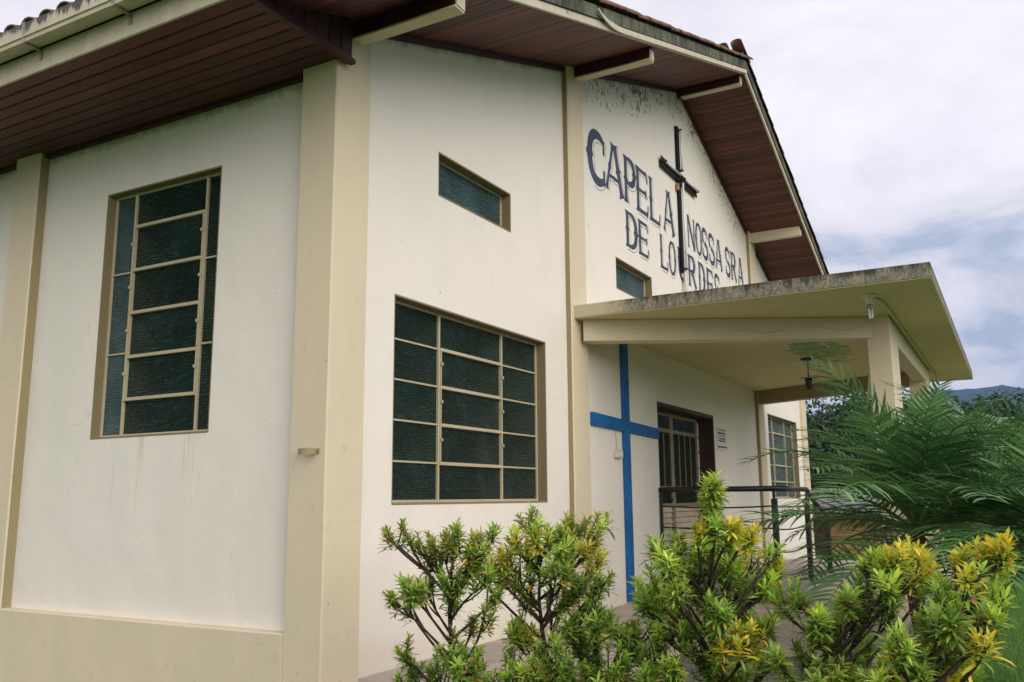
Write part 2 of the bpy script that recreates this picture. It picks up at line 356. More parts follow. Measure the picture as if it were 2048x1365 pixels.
# ------------------------------------------------------------------ object helpers
def tag(o, label=None, cat=None, group=None, kind=None):
    for k, v in (('label', label), ('category', cat), ('group', group), ('kind', kind)):
        if v: o[k] = v
    return o
def empty(name, loc=(0, 0, 0)):
    o = bpy.data.objects.new(name, None); COL.objects.link(o); o.location = loc; o.empty_display_size = .2; return o
def link(name, me, parent=None, loc=None, rot=None, scale=None):
    o = bpy.data.objects.new(name, me); COL.objects.link(o)
    if parent is not None: o.parent = parent
    if loc is not None: o.location = loc
    if rot is not None: o.rotation_euler = rot
    if scale is not None: o.scale = scale
    return o
class MB:
    def __init__(s): s.v = []; s.f = []; s.c = []
    def add(s, vs, fs, col=None):
        n = len(s.v); s.v += [tuple(p) for p in vs]; s.f += [tuple(i+n for i in f) for f in fs]
        if col is not None: s.c += [col]*len(vs)
        return s
    def box(s, x0, x1, y0, y1, z0, z1):
        vs = [(x, y, z) for x in (x0, x1) for y in (y0, y1) for z in (z0, z1)]
        return s.add(vs, [(0, 1, 3, 2), (4, 6, 7, 5), (0, 4, 5, 1), (2, 3, 7, 6), (0, 2, 6, 4), (1, 5, 7, 3)])
    def prism(s, poly, y0, y1):       # poly of (x, z), extruded along y
        n = len(poly); vs = [(x, y0, z) for x, z in poly]+[(x, y1, z) for x, z in poly]
        fs = [tuple(range(n)), tuple(range(2*n-1, n-1, -1))]+[(i, i+n, (i+1) % n+n, (i+1) % n) for i in range(n)]
        return s.add(vs, fs)
    def prismz(s, poly, z0, z1):      # poly of (x, y), extruded along z
        n = len(poly); vs = [(x, y, z0) for x, y in poly]+[(x, y, z1) for x, y in poly]
        fs = [tuple(range(n-1, -1, -1)), tuple(range(n, 2*n))]+[(i, (i+1) % n, (i+1) % n+n, i+n) for i in range(n)]
        return s.add(vs, fs)
    def tube(s, pts, rad, seg=8, cap=True):
        pts = [Vector(p) for p in pts]; rad = rad if isinstance(rad, (list, tuple)) else [rad]*len(pts)
        n0 = len(s.v); up = None
        for i, p in enumerate(pts):
            d = (pts[min(i+1, len(pts)-1)]-pts[max(i-1, 0)]).normalized()
            if up is None: up = d.orthogonal().normalized()
            up = (up-d*up.dot(d)); up = up.normalized() if up.length > 1e-6 else d.orthogonal().normalized()
            sd_ = d.cross(up)
            for k in range(seg):
                a = 2*math.pi*k/seg; s.v.append(tuple(p+(up*math.cos(a)+sd_*math.sin(a))*rad[i]))
        for i in range(len(pts)-1):
            for k in range(seg):
                a = n0+i*seg+k; b = n0+i*seg+(k+1) % seg; s.f.append((a, b, b+seg, a+seg))
        if cap:
            s.f.append(tuple(n0+k for k in range(seg-1, -1, -1))); s.f.append(tuple(n0+(len(pts)-1)*seg+k for k in range(seg)))
        return s
    def lathe(s, prof, c=(0, 0, 0), seg=14):
        n0 = len(s.v)
        for r, z in prof:
            for k in range(seg):
                a = 2*math.pi*k/seg; s.v.append((c[0]+r*math.cos(a), c[1]+r*math.sin(a), c[2]+z))
        for i in range(len(prof)-1):
            for k in range(seg):
                a = n0+i*seg+k; b = n0+i*seg+(k+1) % seg; s.f.append((a, b, b+seg, a+seg))
        return s
    def mesh(s, name, m, smooth=False, bevel=0):
        me = bpy.data.meshes.new(name); me.from_pydata(s.v, [], s.f)
        if bevel or not s.c:
            bm = bmesh.new(); bm.from_mesh(me)
            bmesh.ops.recalc_face_normals(bm, faces=bm.faces)
            if bevel: bmesh.ops.bevel(bm, geom=[e_ for e_ in bm.edges if len(e_.link_faces) == 2 and e_.calc_face_angle(0) > .5], offset=bevel, segments=1, affect='EDGES', clamp_overlap=True)
            bm.to_mesh(me); bm.free()
        if s.c:
            ca = me.color_attributes.new('tint', 'FLOAT_COLOR', 'POINT')
            ca.data.foreach_set('color', np.array([(*c, 1) for c in s.c], 'f').ravel())
        me.materials.append(M[m] if isinstance(m, str) else m)
        if smooth: me.polygons.foreach_set('use_smooth', [True]*len(me.polygons))
        me.update(); return me
    def build(s, name, m, parent=None, smooth=False, bevel=0, **k):
        return link(name, s.mesh(name, m, smooth, bevel), parent, **k)
def box(name, m, parent, x0, x1, y0, y1, z0, z1, bevel=0):
    return MB().box(x0, x1, y0, y1, z0, z1).build(name, m, parent, bevel=bevel)
def S(x): return Z0+GS*min(x, WX-x)

from mathutils import noise as mnoise
def wavy(o, amp=.0022, step=.16, f=2.3):
    me = o.data; bm = bmesh.new(); bm.from_mesh(me)
    co = [v.co for v in bm.verts]
    for ax in range(3):
        lo = min(c[ax] for c in co); hi = max(c[ax] for c in co)
        if hi-lo < .8: continue
        nrm = Vector((0, 0, 0)); nrm[ax] = 1
        for k in range(1, int((hi-lo)/step)):
            p = Vector((0, 0, 0)); p[ax] = lo+k*step
            bmesh.ops.bisect_plane(bm, geom=bm.verts[:]+bm.edges[:]+bm.faces[:], plane_co=p, plane_no=nrm, dist=1e-5)
    for v in bm.verts:
        n = mnoise.noise_vector(v.co*f)+mnoise.noise_vector(v.co*f*4.1)*.6; v.co += Vector((n.x, n.y, n.z*.3))*amp
    bm.to_mesh(me); bm.free(); return o

# ------------------------------------------------------------------ ground and paving
LZ = -.42
def ground():
    xs = [-3000, -600, -120, -40, -12]+list(np.arange(-6, 40, 2.))+[45, 60, 90, 140, 300, 900, 4200]
    ys = [-3000, -600, -120, -40]+list(np.arange(-20, 32, 2.))+[40, 60, 120, 300, 900, 3000]
    b = MB()
    for x in xs:
        for y in ys:
            z = LZ+.05*math.sin(x*.7+1)*math.cos(y*.6)
            b.v.append((x, y, z))
    n = len(ys)
    for i in range(len(xs)-1):
        for j in range(n-1): b.f.append((i*n+j, (i+1)*n+j, (i+1)*n+j+1, i*n+j+1))
    tag(b.build('lawn_ground', 'ground', smooth=True), kind='structure')
ground()

pav = tag(MB().box(.0, 12.4, -2.86, .2, LZ-.3, -.024).build('paved_terrace', 'joint'), kind='structure')
tilem = MB().box(-.248, .248, -.248, .248, -.022, 0).mesh('paving_slab', 'pave', bevel=.004)
for i in range(25):
    for j in range(6):
        x, y = .25+i*.5, -.19-j*.5
        if j == 5: y = -2.61
        if i < 5 and j > 2: continue
        if 5.25 < x < 9.3 and y > -1.3: continue
        link('paving_slab', tilem, pav, (x, y, random.uniform(-.0015, .0015)), (random.uniform(-.002, .002), random.uniform(-.002, .002), 0))
# flower bed left of the terrace, where the shrubs root
bed = MB()
for i in range(13):
    for j in range(17):
        bed.v.append((-.95+i*.115, -3.9+j*.21, LZ+.055+.04*math.sin(i*1.3+j)+.03*random.random()))
for i in range(12):
    for j in range(16): bed.f.append((i*17+j, (i+1)*17+j, (i+1)*17+j+1, i*17+j+1))
tag(bed.build('flower_bed_soil', 'soil', smooth=True), kind='structure')
fl = tag(box('porch_floor', 'joint', None, 5.50, 9.25, -1.47, .2, -.03, .046), kind='structure')
tm = MB().box(-.208, .208, -.185, .185, -.02, 0).mesh('floor_tile', 'floor', bevel=.003)
for i in range(9):
    for j in range(4):
        link('floor_tile', tm, fl, (5.708+i*.4166, -.14-j*.375+.0, .066+random.uniform(-.001, .001)))

# ------------------------------------------------------------------ the chapel
ch = tag(empty('chapel'), 'white plastered chapel with beige pillars, red wood eaves and painted name', 'chapel')
BACK = 12.
def grid_wall(name, us, zs, holes, mk, depth, extra=None, m='wall'):
    us = sorted(set(us+[h[i] for h in holes for i in (0, 1)])); zs = sorted(set(zs+[h[i] for h in holes for i in (2, 3)]))
    bm = bmesh.new(); V = {}
    def v(u, z):
        k = (round(u, 4), round(z, 4))
        if k not in V: V[k] = bm.verts.new(mk(u, z))
        return V[k]
    for a, b in zip(us, us[1:]):
        for c, d in zip(zs, zs[1:]):
            if any(h[0]-1e-4 <= a and b <= h[1]+1e-4 and h[2]-1e-4 <= c and d <= h[3]+1e-4 for h in holes): continue
            bm.faces.new((v(a, c), v(b, c), v(b, d), v(a, d)))
    if extra: extra(bm, v, us, zs)
    g = bmesh.ops.extrude_face_region(bm, geom=bm.faces[:])
    for e_ in g['geom']:
        if isinstance(e_, bmesh.types.BMVert): e_.co += Vector(depth)
    bmesh.ops.recalc_face_normals(bm, faces=bm.faces)
    me = bpy.data.meshes.new(name); bm.to_mesh(me); bm.free(); me.materials.append(M[m])
    return link(name, me, ch)
W1 = (.737, 3.0595, 1.0635, 2.530); W2 = (1.2735, 2.4211, 3.4169, 3.7767); W3 = (4.8144, 5.9572, 3.4026, 3.7714)
W4 = (WX-3.0595, WX-.737, 1.0635, 2.530); W5 = (1.1256, 2.3857, 1.5596, 3.4766); DR = (5.978, 8.283, -.3, 2.2437)
W6 = (WX-W2[1], WX-W2[0], W2[2], W2[3])
def gable(bm, v, us, zs):
    top = [v(u, zs[-1]) for u in us]
    bm.faces.new(top+[bm.verts.new((WX-.02, DW, S(WX-.02)+.03)), bm.verts.new((XR, DW, S(XR)+.03)), bm.verts.new((.02, DW, S(.02)+.03))])
grid_wall('front_wall', [.02, WX-.02], [-.45, 4.0], [W1, W2, W3, W4, W6, DR], lambda u, z: (u, DW, z), (0, .24, 0), gable)
grid_wall('side_wall', [.302, BACK], [-.6, ZS+.06], [W5], lambda u, z: (.0867, u, z), (.2, 0, 0))
box('side_wall', 'wall', ch, WX-.3, WX-.06, .3, BACK, -.6, 4.0)
box('back_wall', 'wall', ch, .3, WX-.3, BACK-.3, BACK, -.6, 4.2)
# pillars
def fpillar(x0, x1, y1=.1):
    wavy_p = MB().prism([(x0, -.5), (x1, -.5), (x1, S(x1)+.02), (x0, S(x0)+.02)], 0., y1)\
        .build('pillar', 'trim', ch, bevel=.010); wavy(wavy_p)
    xf = x0-.0035 if x0 < XR else x0-.0035
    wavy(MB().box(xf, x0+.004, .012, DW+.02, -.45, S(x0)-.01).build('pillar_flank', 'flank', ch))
fpillar(3.5153, 3.885); fpillar(WX-3.885, WX-3.5153)
for s_ in (0, 1):
    f_ = (lambda x: x) if s_ == 0 else (lambda x: WX-x)
    pz = [(0, 0), (.358, 0), (.358, .10), (.12, .10), (.12, .3063), (0, .3063)]
    bm_ = MB(); poly = [(f_(a), b) for a, b in pz]
    n_ = len(poly); vs_ = [(a, b, -.6) for a, b in poly]+[(a, b, (S(a)+.015) if b < .15 else ZS+.02) for a, b in poly]
    bm_.add(vs_, [tuple(range(n_)), tuple(range(n_, 2*n_))]+[(i, (i+1) % n_, (i+1) % n_+n_, i+n_) for i in range(n_)])
    wavy(bm_.build('pillar', 'trim', ch, bevel=.010))
for y0 in (3.1844, 6.4, 9.6):
    wavy(box('pillar', 'trim', ch, 0, .12, y0, y0+.3263, ZPL-.01, ZS+.02, .010))
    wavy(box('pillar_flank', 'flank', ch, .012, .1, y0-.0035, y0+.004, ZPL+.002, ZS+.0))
wavy(box('plinth', 'trim', ch, 0.002, .12, .303, BACK, -.6, ZPL, .010), .003)

# windows -------------------------------------------------------------
def pane_grid(win, axis, plane, us, zs, skip=(), gm='glass'):
    """one pane object for each light; axis 0: window lies along x, axis 1: along y"""
    for a, b in zip(us, us[1:]):
        for c, d in zip(zs, zs[1:]):
            if (axis == 0): MB().box(a+.004, b-.004, plane, plane+.006, c+.004, d-.004).build('pane', gm, win)
            else: MB().box(plane, plane+.006, a+.004, b-.004, c+.004, d-.004).build('pane', gm, win)
def bar(win, axis, plane, u0, u1, z0, z1, d0=.022, d1=.012, name='glazing_bar', m='frame'):
    if axis == 0: return MB().box(u0, u1, plane-d0, plane+d1, z0, z1).build(name, m, win, bevel=.002)
    return MB().box(plane-d0, plane+d1, u0, u1, z0, z1).build(name, m, win, bevel=.002)
def lining(win, axis, u0, u1, z0, z1, f, dp):
    t = .012
    for a in ((u0-.001, u0+t, z0, z1), (u1-t, u1+.001, z0, z1)):
        o = MB(); (o.box(a[0], a[1], f+.002, dp, a[2], a[3]) if axis == 0 else o.box(f+.002, dp, a[0], a[1], a[2], a[3])); o.build('jamb', 'reveal', win)
    o = MB(); (o.box(u0+t, u1-t, f+.002, dp, z1-t, z1+.001) if axis == 0 else o.box(f+.002, dp, u0+t, u1-t, z1-t, z1+.001)); o.build('lintel', 'reveal', win)
    o = MB(); (o.box(u0+t, u1-t, f-.004, dp, z0-.001, z0+t) if axis == 0 else o.box(f-.004, dp, u0+t, u1-t, z0-.001, z0+t)); o.build('sill', 'reveal', win, bevel=.002)
def big_window(mirror=False, gm='glass'):
    win = empty('window'); win.parent = ch
    f = (lambda u: WX-u) if mirror else (lambda u: u)
    P = .165; u0, u1, z0, z1 = W1
    fu = lambda a, b: (min(f(a), f(b)), max(f(a), f(b)))
    lining(win, 0, *fu(u0, u1), z0, z1, DW, .25)
    us = [u0+.02, 1.432, 2.393, u1-.02]; zs = [z0+.02, 1.365, 1.656, 1.946, 2.238, z1-.02]
    pu = sorted(f(a) for a in us)
    pane_grid(win, 0, P, pu, zs, gm=gm)
    for a in us[1:3]: bar(win, 0, P, *fu(a-.010, a+.010), z0+.012, z1-.012, .020)
    for z in zs[1:5]:
        bar(win, 0, P, *fu(us[0], us[1]-.010), z-.007, z+.007, .014)
        bar(win, 0, P, *fu(us[2]+.010, us[3]), z-.007, z+.007, .014)
        bar(win, 0, P, *fu(us[1]+.010, us[2]-.010), z-.0125, z+.0125, .026)
    for k in range(1, 4):       # tilting sashes in the middle column, with their pivots
        for a, sgn in ((us[1]+.010, 1), (us[2]-.010, -1)):
            bar(win, 0, P, *fu(a, a+sgn*.011), zs[k]+.0125, zs[k+1]-.0125, .030, .01, 'sash_stile')
            zc = (zs[k]+zs[k+1])/2+.03
            bar(win, 0, P, *fu(a-sgn*.004, a+sgn*.012), zc-.012, zc+.012, .045, -.028, 'pivot')
    for a, b, c, d in ((u0+.012, u0+.030, z0+.012, z1-.012), (u1-.030, u1-.012, z0+.012, z1-.012)): bar(win, 0, P, *fu(a, b), c, d, .015, .012, 'frame_stile')
    bar(win, 0, P, *fu(u0+.03, u1-.03), z0+.012, z0+.032, .016, .012, 'frame_rail'); bar(win, 0, P, *fu(u0+.03, u1-.03), z1-.03, z1-.012, .016, .012, 'frame_rail')
    return win
big_window(); big_window(True, 'glass_light')
def small_window(W):
    win = empty('window'); win.parent = ch; u0, u1, z0, z1 = W
    lining(win, 0, u0, u1, z0, z1, DW, .25); P = .16
    pane_grid(win, 0, P, [u0+.02, u1-.02], [z0+.015, z1-.02], gm='glass_light')
    bar(win, 0, P, u0+.012, u0+.028, z0+.012, z1-.012, .012, .012, 'frame_stile'); bar(win, 0, P, u1-.028, u1-.012, z0+.012, z1-.012, .012, .012, 'frame_stile')
    bar(win, 0, P, u0+.028, u1-.028, z1-.028, z1-.012, .012, .012, 'frame_rail')
for W in (W2, W3, W6): small_window(W)
def side_window():
    win = empty('window'); win.parent = ch; P = .172; u0, u1, z0, z1 = W5
    lining(win, 1, u0, u1, z0, z1, .0867, .26)
    m1, m2 = 1.343, 2.128; c = [z0+.02, 1.849, 2.170, 2.508, 2.843, 3.188, z1-.02]; s3 = [z0+.02, 2.203, 2.832, z1-.02]
    pane_grid(win, 1, P, [m1, m2], c); pane_grid(win, 1, P, [u0+.02, m1], s3); pane_grid(win, 1, P, [m2, u1-.02], s3, gm='glass_light')
    for a in (m1, m2): bar(win, 1, P, a-.0095, a+.0095, z0+.012, z1-.012, .020)
    for z in c[1:6]: bar(win, 1, P, m1+.0095, m2-.0095, z-.0125, z+.0125, .026)
    for z in s3[1:3]:
        bar(win, 1, P, u0+.02, m1-.0095, z-.007, z+.007, .014); bar(win, 1, P, m2+.0095, u1-.02, z-.007, z+.007, .014)
    for k in range(1, 5):
        for a, sgn in ((m1+.0095, 1), (m2-.0095, -1)):
            q = sorted((a, a+sgn*.011)); bar(win, 1, P, *q, c[k]+.0125, c[k+1]-.0125, .030, .01, 'sash_stile')
            zc = (c[k]+c[k+1])/2+.03; q = sorted((a-sgn*.004, a+sgn*.012)); bar(win, 1, P, *q, zc-.012, zc+.012, .045, -.028, 'pivot')
    for a, b in ((u0+.012, u0+.03), (u1-.03, u1-.012)): bar(win, 1, P, a, b, z0+.012, z1-.012, .015, .012, 'frame_stile')
    bar(win, 1, P, u0+.03, u1-.03, z0+.012, z0+.03, .015, .012, 'frame_rail'); bar(win, 1, P, u0+.03, u1-.03, z1-.03, z1-.012, .015, .012, 'frame_rail')
side_window()

# door ------------------------------------------------------------------
def door():
    d = empty('door'); d.parent = ch; P = .295; x0, x1, _, z1 = DR
    box('jamb', 'jamb', d, x0-.001, x0+.03, DW+.004, .34, .02, z1); box('jamb', 'jamb', d, x1-.03, x1+.001, DW+.004, .34, .02, z1)
    box('lintel', 'jamb', d, x0+.03, x1-.03, DW+.004, .34, z1-.05, z1+.001)
    box('threshold', 'floor', d, x0+.03, x1-.03, DW+.004, .40, .0, .062)
    def leaf(a, b, n):
        box('stile', 'door', d, a, a+.055, P-.02, P+.025, .07, z1-.055, .003); box('stile', 'door', d, b-.055, b, P-.02, P+.025, .07, z1-.055, .003)
        for z, h in ((1.93, .05), (1.19, .05), (.985, .04), (.075, .06), (z1-.10, .045)): box('rail', 'door', d, a+.055, b-.055, P-.016, P+.02, z, z+h, .003)
        MB().box(a+.055, b-.055, P, P+.006, 1.98, z1-.10).build('pane', 'glass_light', d)
        MB().box(a+.055, b-.055, P, P+.006, 1.24, 1.93).build('pane', 'glass', d)
        MB().box(a+.055, b-.055, P, P+.006, 1.025, 1.19).build('pane', 'glass', d)
        for k in range(1, n):
            xx = a+.055+(b-a-.11)*k/n; box('glazing_bar', 'door', d, xx-.010, xx+.010, P-.014, P-.002, 1.24, 1.93)
        for k in range(12):
            z = .14+k*.0705; o = MB(); o.prism([(0, 0)], 0, 0) if False else None
            o.add([(a+.055, P+.004, z+.062), (b-.055, P+.004, z+.062), (b-.055, P-.014, z), (a+.055, P-.014, z), (a+.055, P+.012, z+.062), (b-.055, P+.012, z+.062), (b-.055, P+.012, z), (a+.055, P+.012, z)],
                  [(0, 1, 2, 3), (4, 7, 6, 5), (0, 4, 5, 1), (3, 2, 6, 7), (0, 3, 7, 4), (1, 5, 6, 2)])
            o.build('louvre_slat', 'louvre', d)
    leaf(6.012, 7.09, 4); leaf(7.096, 8.17, 4)
    for k in range(4):
        z = 1.30+k*.215; MB().box(8.19, 8.238, P-.018, P-.008, z, z+.195).build('gap_light_strip', 'tube', d)  # white strips painted in for light showing at the gap beside the leaf
    box('stile', 'jamb', d, 8.172, 8.252, P-.006, P+.02, .07, z1-.055)
    MB().tube([(7.02, P-.02, 1.07), (7.02, P-.07, 1.07), (6.93, P-.075, 1.07)], .009, 6).build('handle', 'grey', d, True)
door()

# eaves, soffits, rafters ------------------------------------------------
def side_soffit():
    s_ = empty('eave_soffit'); s_.parent = ch
    nb, x0, x1 = 9, -.868, .10; wb = (x1-x0)/nb
    ys = [-.035, 4.15, 8.2, BACK]
    for k in range(nb):
        for a, b in zip(ys, ys[1:]):
            o = MB().box(-wb/2+.0035, wb/2-.0035, 0, b-a-.004, 0, .016).build('soffit_board', 'wood_y', s_, bevel=.006)
            o.location = (x0+(k+.5)*wb, a, ZS+random.uniform(-.001, .0015)); o.rotation_euler = (0, random.uniform(-.01, .01), 0)
    box('backing', 'wood_v', s_, x0+.002, x1, -.03, BACK, ZS+.03, ZS+.04)
    box('joint_cover', 'wood_v', s_, x0, .08, 4.13, 4.17, ZS-.012, ZS-.002)
    box('cornice_strip', 'wood_v', s_, .045, .085, .31, BACK, ZS-.030, ZS-.003)
side_soffit()
fa = box('fascia_board', 'gutter', ch, -.888, -.868, -.86, BACK, ZS-.004, ZS+.155, .003)
def gable_soffit():
    YF = -.885
    for side in (0, 1):
        s_ = empty('gable_soffit'); s_.parent = ch
        ang = math.atan(GS)*(1 if side == 0 else -1)
        L = (XR+.868)/math.cos(ang); n = 88; wb = L/n
        me = MB().box(-wb/2+.0022, wb/2-.0022, YF, DW+.01, 0, .014).mesh('soffit_board', 'wood_y', bevel=.003)
        ca = math.cos(ang)
        for k in range(n):
            x = -.868+(k+.5)*wb*ca; zc = Z0+GS*x
            o = link('soffit_board', me, s_, (x if side == 0 else WX-x, 0, zc+random.uniform(-.001, .001)), (random.uniform(-.002, .002), -ang+random.uniform(-.012, .012), 0))
        pr = lambda x: x if side == 0 else WX-x
        P_ = [(-.868, 0), (XR, 0)]
        MB().prism([(pr(a), Z0+GS*a+.022+h) for a, h in ((-.87, 0), (XR, 0), (XR, .012), (-.87, .012))], YF, .2).build('backing', 'wood_v', s_)
        segs = [(.36, 3.51), (4.35, 5.75), (5.8, XR-.1)] if side == 0 else [(.36, 3.51), (3.89, XR-.1)]
        for a, b in segs:
            MB().prism([(pr(q), Z0+GS*q-h) for q, h in ((a, .005), (b, .005), (b, .05), (a, .05))], DW-.03, DW+.002).build('cornice_strip', 'wood_v', s_)
        # rake boards
        MB().prism([(pr(q), Z0+GS*q+h) for q, h in ((-.9, -.008), (XR, -.008), (XR, .062), (-.9, .062))], YF-.024, YF-.001).build('rake_strip', 'strip', ch, bevel=.003)
        MB().prism([(pr(q), Z0+GS*q+h) for q, h in ((-.93, .064), (XR, .064), (XR, .185), (-.93, .185))], YF-.040, YF-.004).build('rake_board', 'weather', ch, bevel=.004)
gable_soffit()
# a length of the rake strip that has sprung loose and curls up over the board above
cs = MB(); pr_ = []
for k in range(13):
    t_ = k/12.; xx = 2.12+t_*.62; lift = .125*(1-t_)**2.2
    pr_.append((xx, S(xx)+lift+.002*0, -.905-.018-.03*(1-t_)**2))
for xx, zc, yy in pr_:
    hh = .05*min(1, .25+1.2*(xx-2.12)/.62)
    cs.v += [(xx, yy, zc-.002), (xx, yy, zc+hh), (xx, yy-.012, zc-.002), (xx, yy-.012, zc+hh)]
for k in range(12):
    a = 4*k; b = a+4; cs.f += [(a, b, b+1, a+1), (a+2, a+3, b+3, b+2), (a, a+2, b+2, b), (a+1, b+1, b+3, a+3)]
cs.f += [(0, 1, 3, 2), (48, 50, 51, 49)]
cs.build('loose_strip', 'strip', ch)
MB().prism([(q, S(q)+h) for q, h in ((2.74, -.006), (XR-.02, -.006), (XR-.02, .05), (2.74, .05))], -.935, -.911).build('rake_strip', 'strip', ch, bevel=.003)
# box-end panel of the eave at the corner, in upright boards
def eave_end(f):
    p = empty('eave_end_panel'); p.parent = ch
    xs = np.linspace(-.85, .075, 9)
    for a, b in zip(xs, xs[1:]):
        MB().prism([(f(a+.003), ZS+.014), (f(b-.003), ZS+.014), (f(b-.003), S(b)+.012), (f(a+.003), S(a)+.012)], -.060, -.040).build('panel_board', 'wood_v', p, bevel=.002)
    a, b = sorted((f(-.86), f(.085)))
    box('bottom_trim', 'wood_v', p, a, b, -.085, -.036, ZS-.022, ZS+.013, .004)
eave_end(lambda x: x); eave_end(lambda x: WX-x)
# purlin ends
def purlin(x, wd=.10, dp=.135):
    z = S(x); sl_ = GS if x < XR else -GS
    if abs(x-XR) < .1: sl_ = 0; z -= .0
    o = empty('purlin'); o.parent = ch
    MB().prism([(x-wd/2, z-dp), (x+wd/2, z-dp), (x+wd/2, z-.004+sl_*wd/2-(.02 if sl_ == 0 else 0)), (x-wd/2, z-.004-sl_*wd/2-(.02 if sl_ == 0 else 0))], -.83, .1).build('beam', 'wood_v' if x < XR+.1 else 'trim', o, bevel=.003)
    MB().box(x-wd/2-.003, x+wd/2+.003, -.834, .0, z-dp-.012, z-dp+.004).build('underside_strip', 'trim', o, bevel=.002)
    MB().prism([(x-wd/2+.002, z-dp+.002), (x+wd/2-.002, z-dp+.002), (x+wd/2-.002, z-.012+min(0, sl_)*wd/2-.018), (x-wd/2+.002, z-.012+min(0, sl_)*wd/2-.018)], -.842, -.8305).build('end_cap', 'strip', o)
for x in (.19, 3.74, XR, WX-3.78, WX-.19): purlin(x)

# roof ----------------------------------------------------------------
roof = empty('roof'); roof.parent = ch
TH = .20
def RZ(x):
    x = min(x, WX-x); return S(x)+TH+.098*max(0., 1-(x+1.0)/1.5)
def barrel(L, r0, r1, th=.014, seg=7):
    b = MB(); prof = []
    for r, l in ((r0, 0), (r1, L)):
        for rr in (r, r-th):
            for k in range(seg+1):
                a = math.pi*k/seg; b.v.append((l, rr*math.cos(a), rr*.8*math.sin(a)))
    n = seg+1
    for k in range(seg):
        b.f += [(k, k+1, k+1+2*n, k+2*n), (n+k, n+k+2*n+0, n+k+1+2*n, n+k+1), (k, n+k, n+k+1, k+1), (2*n+k, 2*n+k+1, 3*n+k+1, 3*n+k)]
    b.f += [(0, 2*n, 3*n, n), (n-1, 2*n-1, 4*n-1, 3*n-1)]
    return b
tile_me = barrel(.42, .092, .078).mesh('roof_tile', 'tile', True)
pan_me = tile_me
ang = math.atan(GS); STEP = .335
def put_tile(x, y, side, par, jit=1.):
    z = RZ(x)
    a = -ang if side == 0 else ang
    o = link('roof_tile', tile_me, par, (x if side == 0 else WX-x, y+random.uniform(-.006, .006)*jit, z+random.uniform(0, .008)),
             (random.uniform(-.04, .04), (-ang if side == 0 else -ang)+random.uniform(-.015, .015)-.035, 0 if side == 0 else math.pi))
    return o
rows = int((XR+1.02)/(STEP*math.cos(ang)))
for side in (0, 1):
    for c in range(2):
        for r in range(rows+1):
            put_tile(-1.01+r*STEP*math.cos(ang), -.875+c*.19, side, roof)
for k in range(2, 60):
    put_tile(-1.01, -.875+k*.19, 0, roof)
    if k < 32: put_tile(-1.01+STEP*math.cos(ang), -.875+k*.19, 0, roof)
# the rest of the roof covering: rows too far back to be told apart
b = MB(); ny = int((BACK+.9)/.0475)
for side in (0, 1):
    n0 = len(b.v)
    for i in range(3):
        for j in range(ny+1):
            x = (-.86, .5, XR)[i]; y = -.80+j*.0475
            b.v.append((x if side == 0 else WX-x, y, RZ(x)-.012+.035*math.cos(2*math.pi*(y+.875)/.19)))
    for i in range(2):
        for j in range(ny): b.f.append((n0+i*(ny+1)+j, n0+i*(ny+1)+j+1, n0+(i+1)*(ny+1)+1+j, n0+(i+1)*(ny+1)+j))
tag(b.build('tile_courses', 'tile', roof, True), kind='stuff')
for side in (0, 1):
    f = (lambda x: x) if side == 0 else (lambda x: WX-x)
    MB().prism([(f(q), Z0+GS*q+h) for q, h in ((-.855, .10), (XR, .10), (XR, .15), (-.855, .15))], -.87, BACK).build('roof_deck', 'weather', roof)
cap_me = barrel(.42, .125, .105, .018).mesh('ridge_tile', 'tile', True)
for k in range(8):
    link('ridge_tile', cap_me, roof, (XR+random.uniform(-.01, .01), -.93+k*.36, S(XR)+TH+.03), (0, -.03, math.pi/2))

# gutter along the side eave
gt = empty('gutter'); gt.parent = ch
gp = [(-.912, 4.107), (-1.018, 4.100), (-1.020, 4.128), (-1.030, 4.131), (-1.030, 4.137), (-1.022, 4.139), (-1.026, 4.232), (-1.018, 4.232), (-1.010, 4.108), (-.919, 4.115), (-.919, 4.20), (-.912, 4.20)]
yj = [-.80, .912, 1.816, 2.73, 3.64, 5.45, 7.3, 9.1, BACK]
for a, b_ in zip(yj, yj[1:]):
    MB().prism(gp, a+.002, b_-.002).build('gutter_length', 'gutter', gt)
for y in yj[1:-1]:
    o = MB()
    o.prism([(-.893, 4.085), (-1.022, 4.092), (-1.033, 4.236), (-1.027, 4.236), (-1.017, 4.099), (-.893, 4.092)], y-.012, y+.012)
    o.box(-.899, -.8925, y-.012, y+.012, 4.03, 4.092); o.build('bracket', 'grey', gt)

# porch -----------------------------------------------------------------
po = empty('porch'); po.parent = ch
PL, PR, PF, ZB, ZT = 3.566, WX-3.566, -3.192, 2.836, 2.967
MB().box(PL, PR, PF, DW+.02, ZB+.004, ZT).build('slab', 'slab', po, bevel=.006)
MB().box(PL+.004, PR-.004, PF+.004, DW+.01, ZB, ZB+.0035).build('slab_soffit', 'ceil', po)
BZ = 2.6225
def porch_beam(a, b, wd, nm='beam', z0=BZ, z1=ZB-.002, m='trim'):
    a = Vector((*a, 0)); b = Vector((*b, 0)); d = (b-a).normalized(); n = Vector((-d.y, d.x, 0))*wd/2
    MB().prismz([(p.x, p.y) for p in (a+n, b+n, b-n, a-n)], z0, z1).build(nm, m, po, bevel=.005)
bw = .20; dx = bw/2
porch_beam((3.76, -.001), (5.105, -2.49), bw); porch_beam((WX-3.76, -.001), (WX-5.105, -2.49), bw, m='flank')  # right beam in a darker tan: porch shade put into its colour
porch_beam((5.66, -2.615), (WX-5.66, -2.615), .158)
for c in (0, 1):
    f = (lambda x: x) if c == 0 else (lambda x: WX-x)
    MB().prismz([(f(5.028), -2.482), (f(5.028), -2.697), (f(5.648), -2.697), (f(5.648), -2.482)], -.03, ZB-.001).build('column', 'trim', po, bevel=.006)
